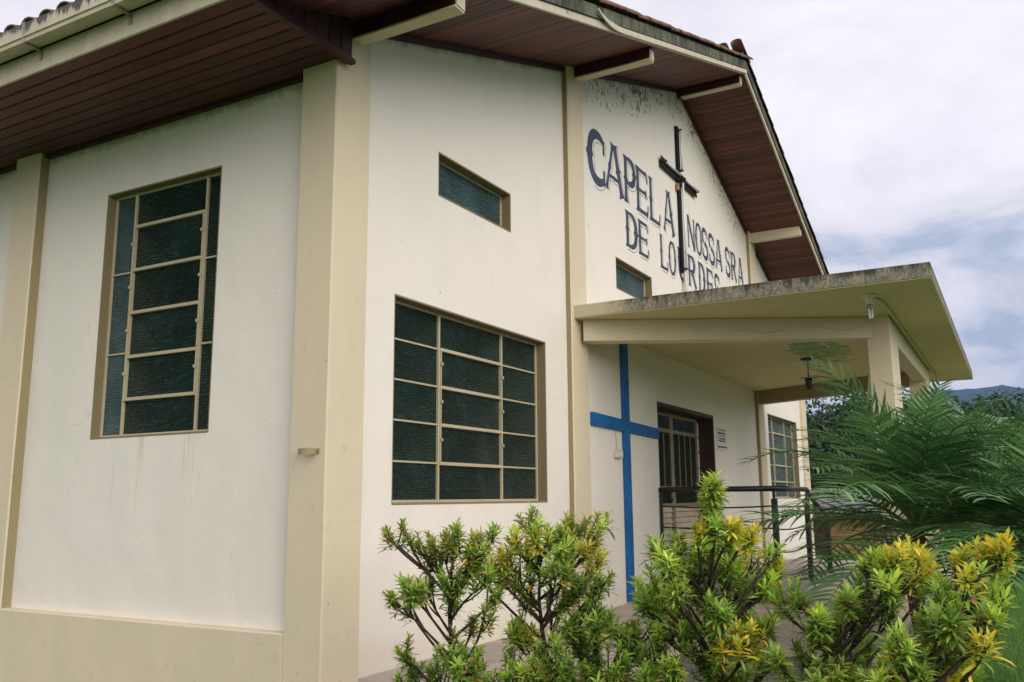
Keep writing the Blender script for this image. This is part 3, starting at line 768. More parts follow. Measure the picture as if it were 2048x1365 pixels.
# hair cracks and flaked plaster on the left beam
cr_ = MB()
dirb = (Vector((5.105, -2.49, 0))-Vector((3.76, -.001, 0))).normalized(); nb_ = Vector((dirb.y, -dirb.x, 0)); nb_ = nb_ if nb_.x < 0 else -nb_
for t0, t1, zc in ((.53, .69, 2.70), (.75, .97, 2.725)):
    pts = []
    for k in range(15):
        t_ = t0+(t1-t0)*k/14; p = Vector((3.76, -.001, 0)).lerp(Vector((5.105, -2.49, 0)), t_)+nb_*(bw/2-.001)
        pts.append((p.x, p.y, zc+.02*math.sin(k*.5)+random.uniform(-.008, .008)))
    cr_.tube(pts, .0018, 4)
tag(cr_.build('plaster_crack', 'jamb', po), kind='stuff')

# lettering ---------------------------------------------------------------
def ribbon(pts, ws, sub=1):
    out_ = []
    P = [Vector(p) for p in pts]
    for i, p in enumerate(P):
        a = P[max(i-1, 0)]; b = P[min(i+1, len(P)-1)]; d = (b-a); d = d.normalized() if d.length > 1e-6 else Vector((0, 1))
        out_.append((p, Vector((d.y, -d.x)), ws[i]))
    return out_
def stem(x0, y0, x1, y1, w, fl0=1.75, fl1=1.75, spur=True):
    P = []; W = []
    prof = [(0, fl0), (.035, fl0*.86), (.09, 1.08), (.18, 1.0), (.40, 1.0), (.46, 1.14), (.50, 1.75 if spur else 1.), (.54, 1.14), (.60, 1.0), (.82, 1.), (.91, 1.08), (.965, fl1*.86), (1, fl1)]
    for t_, k in prof: P.append((x0+(x1-x0)*t_, y0+(y1-y0)*t_)); W.append(w*(k if (spur or not .45 < t_ < .55) else 1))
    return ribbon(P, W)
def arc(cx, cy, rx, ry, a0, a1, w0, wm, w1, n=22, spurs=(), sup=1.0):
    P = []; W = []
    for k in range(n+1):
        t_ = k/n; a = math.radians(a0+(a1-a0)*t_)
        c_, s_ = math.cos(a), math.sin(a)
        c_ = math.copysign(abs(c_)**sup, c_); s_ = math.copysign(abs(s_)**sup, s_)
        P.append((cx+rx*c_, cy+ry*s_))
        w_ = w0+(wm-w0)*math.sin(math.pi*min(t_*1., .5)) if t_ < .5 else w1+(wm-w1)*math.sin(math.pi*t_)
        for sp in spurs:
            if abs(t_-sp) < .5/n+1e-6: w_ *= 1.55
        W.append(w_)
    return ribbon(P, W)
s = .17   # heavy stroke, in cap heights 1 x width 1
def glyph(c):
    if c == 'C': return [arc(.52, .5, .40, .43, 52, 308, .13, .26, .14, 30, (.5,), .9), stem(.80, .90, .80, .62, .10, 1.8, .3, False), stem(.80, .06, .80, .36, .10, 1.9, .3, False)]
    if c == 'A': return [stem(.46, 1, .10, 0, .12), stem(.54, 1, .90, 0, .20), stem(.24, .30, .76, .30, .085, 1.3, 1.3), stem(.34, .985, .66, .985, .05, 1.6, 1.6, False)]
    if c == 'P': return [stem(.20, 1, .20, 0, .21), arc(.36, .70, .42, .265, 90, -90, .10, .24, .11, 20, (.5,), .8), stem(.18, .96, .40, .96, .09, 1.4, 1, False), stem(.2, .44, .40, .44, .09, 1, 1, False)]
    if c == 'E': return [stem(.20, 1, .20, 0, .21), stem(.2, .95, .84, .95, .10, 1, 1.9, False), stem(.2, .5, .76, .5, .09, 1, 1.9, False), stem(.2, .05, .86, .05, .10, 1, 1.9, False),
                        stem(.84, .97, .90, .74, .07, 1.8, .25, False), stem(.86, .03, .92, .28, .07, 1.8, .25, False), stem(.76, .60, .80, .38, .06, .4, .4, False)]
    if c == 'L': return [stem(.22, 1, .22, 0, .21), stem(.2, .05, .88, .05, .10, 1, 1.9, False), stem(.87, .03, .94, .30, .08, 1.8, .25, False)]
    if c == 'D': return [stem(.20, 1, .20, 0, .20), arc(.34, .5, .46, .455, 90, -90, .10, .25, .11, 22, (.5,), .8), stem(.18, .955, .38, .955, .09, 1.4, 1, False), stem(.18, .045, .38, .045, .09, 1.4, 1, False)]
    if c == 'O': return [arc(.5, .5, .37, .47, 90, 270, .11, .21, .11, 24, (.5,), .9), arc(.5, .5, .37, .47, 90, -90, .11, .21, .11, 24, (.5,), .9)]
    if c == 'U': return [stem(.17, 1, .17, .34, .19, 1.75, 1.), stem(.83, 1, .83, .34, .13, 1.9, 1.), arc(.5, .36, .33, .32, 180, 360, .17, .13, .13, 20, (.5,), .9)]
    if c == 'N': return [stem(.15, 1, .15, 0, .12), stem(.85, 1, .85, 0, .12), stem(.16, .98, .84, .02, .19, 1.2, 1.2, False)]
    if c == 'R': return [stem(.20, 1, .20, 0, .19), arc(.36, .73, .38, .235, 90, -90, .10, .22, .10, 20, (.5,), .8), stem(.18, .96, .40, .96, .08, 1.4, 1, False), stem(.2, .5, .42, .5, .08, 1, 1, False), stem(.46, .5, .86, 0, .18, .8, 1.6, False)]
    if c == 'S': return [arc(.5, .745, .30, .215, 25, 245, .10, .19, .17, 20, (), .9), arc(.5, .265, .32, .225, 75, -155, .17, .19, .10, 20, (), .9), stem(.46, .545, .56, .46, .19, 1, 1, False),
                        stem(.80, .93, .80, .70, .08, 1.7, .3, False), stem(.19, .07, .19, .33, .08, 1.7, .3, False)]
def letter(c, x0, x1, z0, z1):
    b = MB(); g = glyph(c); wx, hz = x1-x0, z1-z0; y = DW-.0022
    for st in g:
        y -= .00035; n0 = len(b.v)
        for p, n, w_ in st:
            # keep stroke weight even: half-width along x scales with the letter's width
            for sg in (-1, 1):
                q = p+n*(w_*.43*sg); b.v.append((x0+q.x*wx, y, z0+q.y*hz))
        for k in range(len(st)-1): b.f.append((n0+2*k, n0+2*k+2, n0+2*k+3, n0+2*k+1))
    o = b.build('letter', 'letter', ch); o['label'] = 'painted navy letter '+c
    # thin drop line painted to the lower right of each stroke
    t = MB(); y = DW-.0012; gap = .020; lw = .0075
    for st in g:
        y -= .00012; run = []
        def flush():
            if len(run) > 2:
                n0 = len(t.v)
                for a_, n_ in run:
                    t.v.append((a_.x, y, a_.y)); t.v.append((a_.x+n_.x*lw, y, a_.y+n_.y*lw))
                for k in range(len(run)-1): t.f.append((n0+2*k, n0+2*k+2, n0+2*k+3, n0+2*k+1))
            run.clear()
        last = 0
        for p, n, w_ in st:
            sg = 1 if n.dot(Vector((1, -.55))) > 0 else -1
            if sg != last: flush(); last = sg
            q = p+n*(w_/2*sg); nn = Vector((n.x*sg, n.y*sg))
            run.append((Vector((x0+q.x*wx+nn.x*gap+.006, z0+q.y*hz+nn.y*gap-.004)), nn))
        flush()
    t.build('drop_line', 'letter', o)
for c, a, b_, z0, z1 in (('C', 4.10, 4.66, 4.47, 5.10), ('A', 4.56, 5.12, 4.52, 5.10), ('P', 5.10, 5.57, 4.52, 5.10), ('E', 5.49, 5.95, 4.52, 5.10), ('L', 5.93, 6.37, 4.52, 5.10), ('A', 6.45, 6.90, 4.52, 5.10),
                         ('N', 7.43, 7.80, 4.54, 5.01), ('O', 7.80, 8.12, 4.54, 5.01), ('S', 8.08, 8.43, 4.54, 5.01), ('S', 8.40, 8.77, 4.54, 5.01), ('A', 8.76, 9.13, 4.54, 5.01), ('S', 9.27, 9.62, 4.54, 5.01), ('R', 9.60, 9.97, 4.54, 5.01), ('A', 10.02, 10.37, 4.54, 5.01),
                         ('D', 5.11, 5.56, 3.98, 4.42), ('E', 5.52, 5.90, 3.98, 4.42), ('L', 6.27, 6.60, 3.98, 4.43), ('O', 6.61, 6.91, 3.98, 4.43), ('U', 6.96, 7.40, 3.98, 4.43), ('R', 7.38, 7.80, 3.98, 4.43), ('D', 7.85, 8.22, 3.98, 4.43), ('E', 8.24, 8.60, 3.98, 4.43), ('S', 8.62, 8.96, 3.98, 4.43)):
    letter(c, a, b_, z0, z1)

# ------------------------------------------------------------------ things fixed to the chapel
# lit cross of tubes on the gable (lamps off)
c0 = tag(empty('tube_lamp_cross', (7.13, DW, 4.05)), 'black metal cross carrying white lamp tubes, high on the gable', 'cross')
def part(name, m, par, fn, smooth=False, bevel=0):
    b = MB(); fn(b); b.v = [(x-par.location.x, y-par.location.y, z-par.location.z) for x, y, z in b.v]
    return b.build(name, m, par, smooth, bevel)
part('upright', 'blackplate', c0, lambda b: b.box(7.052, 7.140, .018, .052, 4.08, 6.17), bevel=.003)
part('cross_arm', 'blackplate', c0, lambda b: b.box(6.36, 7.84, .016, .030, 5.355, 5.495), bevel=.002)
for p in ([(7.096, -.020, 5.53), (7.096, -.020, 6.10)], [(7.096, -.022, 4.14), (7.096, -.022, 5.34)], [(6.44, -.018, 5.43), (7.03, -.018, 5.43)], [(7.20, -.018, 5.43), (7.78, -.018, 5.43)]):
    part('tube', 'tube', c0, lambda b, p=p: b.tube(p, .015, 10), True)
for p in ((7.096, 5.52), (7.096, 6.11), (7.096, 4.13), (7.096, 5.35)): part('lamp_holder', 'darkmetal', c0, lambda b, p=p: b.box(p[0]-.016, p[0]+.016, -.036, .018, p[1]-.014, p[1]+.014), bevel=.003)
for p in ((6.43, 5.43), (7.04, 5.43), (7.195, 5.43), (7.79, 5.43)): part('lamp_holder', 'darkmetal', c0, lambda b, p=p: b.box(p[0]-.012, p[0]+.012, -.034, .012, p[1]-.016, p[1]+.016), bevel=.003)
def hub(b):
    for r, ya, yb in ((.048, -.035, .012), (.026, -.044, -.035)):
        n = 14; b.prism([(7.15+r*math.cos(2*math.pi*k/n), 5.39+r*math.sin(2*math.pi*k/n)) for k in range(n)], ya, yb)
part('junction_box', 'black', c0, hub)
part('ballast', 'rustbox', c0, lambda b: b.box(6.99, 7.045, .01, .05, 5.22, 5.32), bevel=.006)
part('conduit', 'plastic', c0, lambda b: b.tube([(7.12, .01, 4.12), (7.125, .01, 3.95), (7.13, .005, 2.99)], .024, 10), True)
part('conduit_foot', 'plastic', c0, lambda b: b.lathe([(.0, .06), (.045, .06), (.05, .04), (.07, .03), (.07, 0)], (7.13, -.02, 2.968)), True)
# blue cross on the porch wall
bc = tag(empty('blue_cross', (4.93, DW, .03)), 'tall flat blue cross on the white wall left of the door', 'cross')
part('upright', 'blue', bc, lambda b: b.box(4.845, 5.02, .028, DW-.001, .02, 2.83), bevel=.003)
part('cross_arm', 'blue', bc, lambda b: b.add([(4.02, .024, 1.825), (5.93, .024, 1.785), (5.93, .024, 1.905), (4.02, .024, 1.958), (4.02, DW-.001, 1.825), (5.93, DW-.001, 1.785), (5.93, DW-.001, 1.905), (4.02, DW-.001, 1.958)],
     [(0, 1, 2, 3), (4, 7, 6, 5), (0, 3, 7, 4), (1, 5, 6, 2), (0, 4, 5, 1), (3, 2, 6, 7)]), bevel=.003)
# outlet box with its cable
ob = tag(empty('outlet_box', (4.68, DW, 1.52)), 'small cream outlet box beside the blue cross', 'outlet')
part('case', 'plastic', ob, lambda b: b.box(4.60, 4.76, .012, DW-.001, 1.515, 1.60), bevel=.006)
part('cable', 'plastic', ob, lambda b: b.tube([(4.67, .05, 1.60), (4.675, .052, 1.70), (4.665, .052, 1.80)], .006, 6), True)
part('cover_plate', 'paper', ob, lambda b: b.box(4.625, 4.735, .006, .0118, 1.53, 1.585), bevel=.002)
# notice by the door
no = tag(empty('wall_notice', (8.62, DW, 1.765)), 'white notice sheet with red and green print right of the door', 'notice')
part('sheet', 'paper', no, lambda b: b.box(8.375, 8.875, .045, DW-.001, 1.765, 2.09))
def rows_(b, z, h, x0, x1, n, gap):
    wd = (x1-x0)/n
    for k in range(n): b.box(x0+k*wd, x0+(k+1)*wd-gap, .0425, .0447, z, z+h)
tag(part('printed_lines', 'redink', no, lambda b: (rows_(b, 1.992, .030, 8.41, 8.80, 7, .012), rows_(b, 1.885, .022, 8.45, 8.78, 6, .012), rows_(b, 1.918, .022, 8.45, 8.78, 5, .012))), kind='stuff')
tag(part('printed_header', 'greyink', no, lambda b: (rows_(b, 2.045, .022, 8.41, 8.83, 8, .010), rows_(b, 1.96, .014, 8.41, 8.80, 10, .008))), kind='stuff')
tag(part('printed_footer', 'greenink', no, lambda b: (rows_(b, 1.80, .022, 8.40, 8.86, 3, .01),)), kind='stuff')
# pipe clamp on the corner pillar
pb = tag(empty('pipe_clamp', (0, .14, 1.39)), 'empty metal pipe clamp screwed to the corner pillar', 'pipe clamp')
def clamp(b):
    pts = []
    for k in range(13):
        a = math.pi*(k/12.); pts.append((-.005-.062*math.sin(a), .135+.062*math.cos(a)*-1))
    pts = [(-.003, .055), (-.004, .07)]+pts+[]
    n0 = len(b.v)
    for x, y in pts:
        for z in (1.378, 1.412): b.v.append((x, y, z))
        for z in (1.378, 1.412): b.v.append((x*1.04-.002, y+.0, z))
    for k in range(len(pts)-1):
        a = n0+4*k; c = a+4; b.f += [(a, c, c+1, a+1), (a+2, a+3, c+3, c+2), (a, a+2, c+2, c), (a+1, c+1, c+3, a+3)]
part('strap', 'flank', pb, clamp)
part('screw', 'grey', pb, lambda b: (b.tube([(-.001, .062, 1.395), (-.012, .062, 1.395)], .007, 8),))
part('screw', 'darkmetal', pb, lambda b: (b.tube([(-.001, .205, 1.405), (-.010, .205, 1.405)], .006, 8),))
# lamps of the porch
lp = tag(empty('bulb_lamp', (3.99, -2.66, ZB)), 'compact fluorescent bulb in a cream holder under the slab edge', 'lamp')
def P0(p): return lambda b: p(b)
part('rose', 'plastic', lp, lambda b: b.lathe([(.0, 0), (.075, 0), (.075, -.012), (.045, -.02), (.035, -.028), (.032, -.085), (.0, -.086)], (3.99, -2.66, ZB-.001), 16), True)
part('bulb_base', 'grey', lp, lambda b: b.lathe([(.0, -.086), (.026, -.086), (.026, -.118), (.022, -.124), (0, -.124)], (3.99, -2.66, ZB), 14), True)
for k in range(3):
    a = 2*math.pi*k/3+.4; cx, cy = 3.99+.014*math.cos(a), -2.66+.014*math.sin(a)
    part('bulb_tube', 'tube', lp, lambda b: b.tube([(cx, cy, ZB-.122), (cx, cy, ZB-.20), (3.99+.004*math.cos(a), -2.66+.004*math.sin(a), ZB-.212)], [.0085, .0085, .006], 8), True)
cd = tag(MB().tube([(4.03, -2.67, ZB-.014), (4.25, -2.72, ZB-.013), (4.6, -2.735, ZB-.013), (7.3, -2.735, ZB-.013), (10.1, -2.735, ZB-.013), (10.16, -2.735, ZB-.02), (10.18, -2.735, ZB-.10)], .0125, 8).build('cable_conduit', 'trim', None, True),
         'beige cable conduit running under the porch slab in front of the beam', 'conduit')
l2 = tag(empty('hanging_socket', (7.47, -1.44, ZB)), 'bare lamp socket hanging on wires from the flaking porch ceiling', 'lamp')
part('ceiling_rose', 'darkmetal', l2, lambda b: b.lathe([(0, 0), (.09, 0), (.09, -.014), (.05, -.025), (0, -.026)], (7.47, -1.44, ZB-.001), 14), True)
for sx in (-.022, .024):
    part('wire', 'darkmetal', l2, lambda b, sx=sx: b.tube([(7.47+sx, -1.44, ZB-.02), (7.47+sx*1.8, -1.445, ZB-.09), (7.47+sx*.1, -1.44, ZB-.16), (7.47+sx, -1.44, ZB-.245)], .005, 5), True)
part('shade_plate', 'grey', l2, lambda b: b.lathe([(0, -.24), (.03, -.24), (.115, -.252), (.118, -.258), (.03, -.256), (0, -.256)], (7.47, -1.44, ZB), 18), True)
part('socket', 'darkmetal', l2, lambda b: b.lathe([(.0, -.255), (.042, -.256), (.046, -.30), (.036, -.315), (.04, -.36), (.03, -.40), (0, -.402)], (7.47, -1.44, ZB), 14), True)

# railing ---------------------------------------------------------------
rl = tag(empty('porch_railing', (5.945, -1.277, .066)), 'black metal railing with sagging rods in front of the chapel door', 'railing')
posts = [(5.945, -1.277, .066, 1.135), (7.677, -1.277, .066, 1.135), (8.86, -1.30, -.01, .84)]
def post(x, y, z0, z1):
    part('post', 'black', rl, lambda b: b.box(x-.030, x+.030, y-.030, y+.030, z0, z1-.06), bevel=.003)
    part('post_neck', 'black', rl, lambda b: b.tube([(x, y, z1-.06), (x, y, z1+.03)], .011, 6), True)
    part('base_plate', 'black', rl, lambda b: b.box(x-.065, x+.065, y-.065, y+.065, z0-.004, z0+.008), bevel=.002)
for q in posts: post(*q)
part('wall_bar', 'black', rl, lambda b: b.box(5.930, 5.960, .022, .052, .07, 1.15), bevel=.002)
def rail(p0, p1, r=.032):
    p0, p1 = Vector(p0), Vector(p1)
    part('handrail', 'black', rl, lambda b: b.tube([p0, p0.lerp(p1, .5), p1], r, 12), True)
rail((5.945, .05, 1.187), (5.945, -1.295, 1.187)); rail((5.945, -1.277, 1.187), (7.70, -1.277, 1.187)); rail((7.68, -1.277, 1.187), (8.1, -1.285, 1.03)); rail((8.1, -1.285, 1.03), (8.95, -1.30, .80))
for k, z in enumerate((.985, .745, .505, .265)):
    part('rod', 'black', rl, lambda b: b.tube([(5.945, .04-t_*1.31, z+.012-.02*math.sin(math.pi*t_)) for t_ in np.linspace(0, 1, 8)], .009, 6), True)
    part('rod', 'black', rl, lambda b: b.tube([(5.945+t_*1.73, -1.277, z-(.006+.022*k)*math.sin(math.pi*t_*.9)+.018*k*t_**2) for t_ in np.linspace(0, 1, 10)], .009, 6), True)
    part('rod', 'black', rl, lambda b: b.tube([(7.677+t_*1.183, -1.277-.023*t_, z-.25*t_-.03*math.sin(math.pi*t_)) for t_ in np.linspace(0, 1, 8)], .009, 6), True)

# ------------------------------------------------------------------ plants
def bez(p0, p1, p2, n=6):
    return [p0*(1-t_)**2+p1*2*t_*(1-t_)+p2*t_**2 for t_ in [k/n for k in range(n+1)]]
def leaf_blade(b, base, d, up, L, wd, col, bend=.25):
    d = d.normalized(); sd_ = d.cross(up); sd_ = sd_.normalized() if sd_.length > 1e-4 else d.orthogonal().normalized(); nn = sd_.cross(d)
    pr = [(0, .3), (.35, .95), (.74, 1.), (1., .10)]; n0 = len(b.v)
    for t_, k in pr:
        c = base+d*(L*t_)-nn*(bend*L*t_*t_)
        for q, h in ((-1, .12), (0, 0), (1, .12)):
            b.v.append(tuple(c+sd_*(q*wd*k/2)+nn*(h*wd*k))); b.c.append(col)
    for i in range(3):
        for j in range(2):
            a = n0+i*3+j; b.f.append((a, a+1, a+4, a+3))
GREENS = [(.11, .19, .033), (.15, .24, .038), (.075, .14, .028), (.20, .29, .045)]
YELS = [(.50, .45, .05), (.40, .41, .055), (.54, .42, .045), (.30, .35, .045)]
OLIVE = [(.26, .25, .05), (.34, .22, .05), (.18, .21, .04), (.22, .27, .045)]
def rosette_mesh(kind, seed):
    rg = random.Random(seed); b = MB(); n = rg.randint(17, 28)
    for k in range(n):
        lev = k/n                                   # 0 outer and low, 1 inner and upright
        a = k*2.39996+rg.uniform(-.3, .3); el = math.radians(2+66*lev+rg.uniform(-14, 14))
        d = Vector((math.cos(a)*math.cos(el), math.sin(a)*math.cos(el), math.sin(el)))
        L = (.060-.012*lev)*rg.uniform(.65, 1.2); wd = rg.uniform(.0088, .0132)
        if kind == 'green': pal = GREENS if lev < .6 else [(.20, .31, .05), (.26, .37, .055)]
        elif kind == 'olive': pal = OLIVE if rg.random() < .65 else GREENS
        elif kind == 'lime': pal = ([(.30, .41, .06), (.38, .46, .065)] if lev > .35 else GREENS)
        else: pal = YELS if (lev > .25 or rg.random() < .4) else [(.22, .33, .045), (.16, .27, .04)]
        c = rg.choice(pal); j = rg.uniform(.75, 1.2)
        if lev < .3 and rg.random() < .10: c = rg.choice([(.42, .24, .05), (.30, .16, .06), (.5, .36, .06)])
        c = tuple(v*j for v in c)
        leaf_blade(b, Vector((rg.uniform(-.004, .004), rg.uniform(-.004, .004), -.058+.066*lev)), d, Vector((0, 0, 1)) if el < 1.2 else Vector((math.cos(a), math.sin(a), 0))*-1, L, wd, c, rg.uniform(-.1, .55))
    return b.mesh('leaf_cluster', 'leaf')
ROS = {k: [rosette_mesh(k, 100*i+j) for j in range(9)] for i, k in enumerate(('green', 'olive', 'lime', 'yellow'))}
def shrub(label, base_uvd, trunk_uv, pads, dens, size, seed):
    """trunk_uv: trunk points from the bottom up; pads: (u, v, radius in px, kind, how many clusters)"""
    rg = random.Random(seed); d0 = base_uvd[2]
    top = [at(u, v, d0+dd) for u, v, dd in trunk_uv]
    foot = Vector((top[0].x+rg.uniform(-.05, .05), top[0].y, LZ+.0))
    root = tag(empty('shrub', foot), label, 'shrub', 'podocarpus shrubs in a row before the chapel')
    tr = MB(); path = [foot, foot.lerp(top[0], .5)+Vector((.03, .02, 0))]+top; n = len(path)
    tr.tube([p-foot for p in path], [max(.022*(1-.9*i/(n-1)), .004) for i in range(n)], 7)
    tips = []
    for u, v, r, kind, num in pads:
        dep = rg.uniform(-.22, .22); c = at(u, v+r*.35, d0+dep); rr = r/FPX*d0
        # where this branch leaves the trunk
        hd = lambda p: math.hypot(p.x-c.x, p.y-c.y)
        fine = [path[i].lerp(path[i+1], k/6) for i in range(1, len(path)-1) for k in range(6)]
        st = min(fine, key=lambda p: abs((c.z-p.z)-(.05+.85*hd(p)))+.15*(p-c).length)
        mid = st.lerp(c, .55)+Vector((rg.uniform(-.04, .04), rg.uniform(-.04, .04), rg.uniform(-.07, .015)))
        br = bez(st, mid, c-Vector((0, 0, rr*.4)), 6)
        tr.tube([p-foot for p in br], [.0088-.005*i/6 for i in range(7)], 5)
        num = max(2, int(round(num*dens*1.55)))
        for k in range(num):
            off = Vector((rg.gauss(0, 1), rg.gauss(0, 1), rg.gauss(0, .75))); off = off*(rr*.62/max(off.length, .6))
            tip = c+off+Vector((0, 0, rr*.15)); s0 = br[rg.choice((3, 4, 5, 6))]
            tw = bez(s0, s0.lerp(tip, .6)-Vector((0, 0, .03)), tip, 4)
            tr.tube([p-foot for p in tw], [.0055-.0025*i/4 for i in range(5)], 4)
            tips.append((tip, (tip-s0), kind))
            if rg.random() < .45: tips.append((tw[3], (tip-s0), kind))
    tr.build('branches', 'bark', root, True)
    for tip, dr, kind in tips:
        kk = kind if rg.random() < .72 else rg.choice(('green', 'olive', 'lime') if kind != 'yellow' else ('lime', 'yellow', 'green'))
        dirv = (dr.normalized()*.8+Vector((rg.uniform(-.4, .4), rg.uniform(-.4, .4), .85))).normalized()
        q = dirv.to_track_quat('Z', 'Y').to_matrix() @ Matrix.Rotation(rg.uniform(0, 6.28), 3, 'Z')
        s_ = size*rg.uniform(.65, 1.25)
        link('leaf_cluster', rg.choice(ROS[kk]), root, tip-foot, q.to_euler(), (s_, s_, s_))
o, g, l, y = 'olive', 'green', 'lime', 'yellow'
shrub('open olive leaved shrub with bare forked branches nearest the chapel corner', (915, 1365, 4.4), [(912, 1350, 0), (903, 1290, 0), (898, 1225, .03), (903, 1170, .0), (890, 1120, -.03)],
      [(795, 1062, 38, o, 5), (845, 1082, 40, o, 6), (885, 1080, 40, o, 6), (920, 1075, 42, o, 6), (958, 1085, 36, o, 5), (990, 1055, 22, g, 2), (865, 1110, 40, o, 5), (935, 1110, 40, g, 5),
       (790, 1175, 34, o, 4), (825, 1160, 36, o, 5), (855, 1170, 30, o, 4), (815, 1200, 24, g, 2), (905, 1150, 40, g, 7), (960, 1150, 34, g, 4), (985, 1180, 28, g, 3), (970, 1230, 22, o, 2), (945, 1240, 18, o, 2),
       (810, 1290, 26, g, 3), (825, 1330, 30, g, 3), (900, 1285, 42, g, 6), (935, 1310, 40, g, 5), (880, 1330, 40, g, 5), (960, 1340, 34, g, 3), (800, 1352, 30, g, 3), (900, 1200, 22, g, 2)], 1., .92, 1)
shrub('tall shrub with yellow tipped crown in front of the second pillar', (1090, 1365, 4.5), [(1100, 1345, 0), (1085, 1270, 0), (1078, 1200, .0), (1080, 1130, .02), (1092, 1090, 0)],
      [(1058, 1035, 34, o, 4), (1080, 1065, 36, y, 5), (1115, 1055, 36, l, 5), (1150, 1040, 36, o, 5), (1178, 1075, 38, y, 5), (1205, 1035, 22, l, 2), (1035, 1075, 34, y, 4), (1130, 1085, 42, l, 6), (1190, 1110, 36, y, 4),
       (1075, 1105, 40, l, 5), (985, 1105, 34, y, 4), (1020, 1115, 38, o, 5), (945, 1118, 28, y, 3), (1000, 1140, 30, o, 3), (1045, 1150, 34, g, 4), (1110, 1130, 42, g, 6), (1160, 1140, 42, g, 6), (1140, 1175, 42, g, 5), (1188, 1165, 32, g, 4), (1212, 1150, 18, g, 2),
       (1050, 1190, 30, o, 3), (1105, 1200, 38, g, 4), (1045, 1255, 34, y, 4), (1020, 1250, 24, g, 3), (1065, 1290, 30, l, 3), (1030, 1310, 30, g, 3), (1075, 1345, 36, g, 4)], 1.05, .95, 2)
shrub('dense dark green low shrub below the blue cross', (1200, 1365, 4.25), [(1200, 1350, 0), (1190, 1290, 0), (1178, 1250, .0), (1182, 1215, 0)],
      [(1180, 1215, 38, g, 5), (1205, 1228, 32, g, 4), (1262, 1246, 22, o, 3), (1135, 1240, 42, g, 6), (1200, 1250, 42, g, 6), (1165, 1275, 42, g, 6), (1100, 1290, 38, g, 5), (1245, 1260, 36, g, 4), (1290, 1250, 28, g, 3),
       (1125, 1325, 42, g, 6), (1180, 1320, 40, g, 5), (1230, 1310, 36, g, 4), (1090, 1345, 36, o, 4), (1150, 1355, 36, y, 3), (1215, 1352, 36, g, 4), (1020, 1345, 28, o, 3), (985, 1352, 26, g, 3), (1060, 1330, 30, l, 4), (1270, 1290, 28, g, 3), (1255, 1335, 32, l, 4), (1300, 1320, 30, g, 3)], 1.1, .98, 3)
shrub('bright green shrub with one tall leafy spire before the door', (1430, 1365, 4.0), [(1440, 1350, 0), (1425, 1290, 0), (1410, 1230, 0), (1420, 1160, .02), (1424, 1090, 0), (1425, 1030, 0), (1427, 980, 0)],
      [(1427, 965, 18, l, 4), (1425, 985, 20, g, 5), (1424, 1010, 20, l, 5), (1424, 1040, 22, g, 4), (1462, 1045, 24, y, 3), (1395, 1055, 20, y, 2), (1495, 1062, 26, y, 3), (1400, 1085, 38, l, 5), (1350, 1082, 36, l, 5), (1312, 1095, 28, g, 3), (1448, 1090, 40, l, 6),
       (1500, 1110, 34, y, 4), (1545, 1132, 28, y, 3), (1552, 1098, 18, l, 2), (1335, 1115, 36, l, 4), (1390, 1125, 42, l, 6), (1460, 1130, 42, l, 6), (1296, 1160, 34, l, 5), (1292, 1200, 28, g, 4), (1310, 1190, 30, l, 3), (1345, 1165, 40, l, 5), (1405, 1170, 44, g, 6), (1470, 1170, 42, l, 5),
       (1525, 1155, 34, l, 4), (1370, 1215, 42, l, 5), (1435, 1215, 44, g, 6), (1330, 1245, 42, l, 5), (1490, 1215, 38, l, 4), (1385, 1265, 44, g, 6), (1310, 1290, 40, g, 5), (1500, 1270, 44, y, 6), (1450, 1275, 42, y, 5), (1535, 1240, 36, l, 4), (1345, 1330, 42, l, 5), (1410, 1325, 44, g, 6), (1470, 1335, 42, g, 5), (1530, 1310, 38, l, 4), (1300, 1350, 36, g, 4)], 1.05, 1.0, 4)
shrub('loose green shrub with thin forked stems beside the railing post', (1640, 1365, 3.7), [(1655, 1355, 0), (1650, 1310, 0), (1690, 1270, .02), (1715, 1220, .0), (1760, 1160, 0)],
      [(1558, 1188, 30, g, 3), (1592, 1180, 28, g, 3), (1620, 1225, 36, l, 4), (1655, 1240, 36, g, 4), (1700, 1190, 36, g, 4), (1730, 1115, 28, l, 3), (1762, 1125, 36, l, 4), (1790, 1095, 34, y, 4), (1828, 1095, 30, y, 3), (1852, 1115, 32, y, 3), (1735, 1160, 38, g, 4), (1775, 1165, 38, l, 4), (1812, 1145, 34, l, 4),
       (1855, 1150, 30, g, 3), (1640, 1270, 36, g, 4), (1690, 1240, 36, l, 3), (1740, 1215, 40, g, 5), (1785, 1205, 34, g, 3), (1610, 1300, 36, l, 3), (1660, 1320, 40, g, 4), (1700, 1300, 36, g, 4), (1590, 1345, 36, l, 4), (1565, 1310, 28, g, 3), (1690, 1350, 36, g, 4), (1640, 1352, 36, g, 4), (1740, 1280, 36, g, 4)], 1., 1.0, 5)
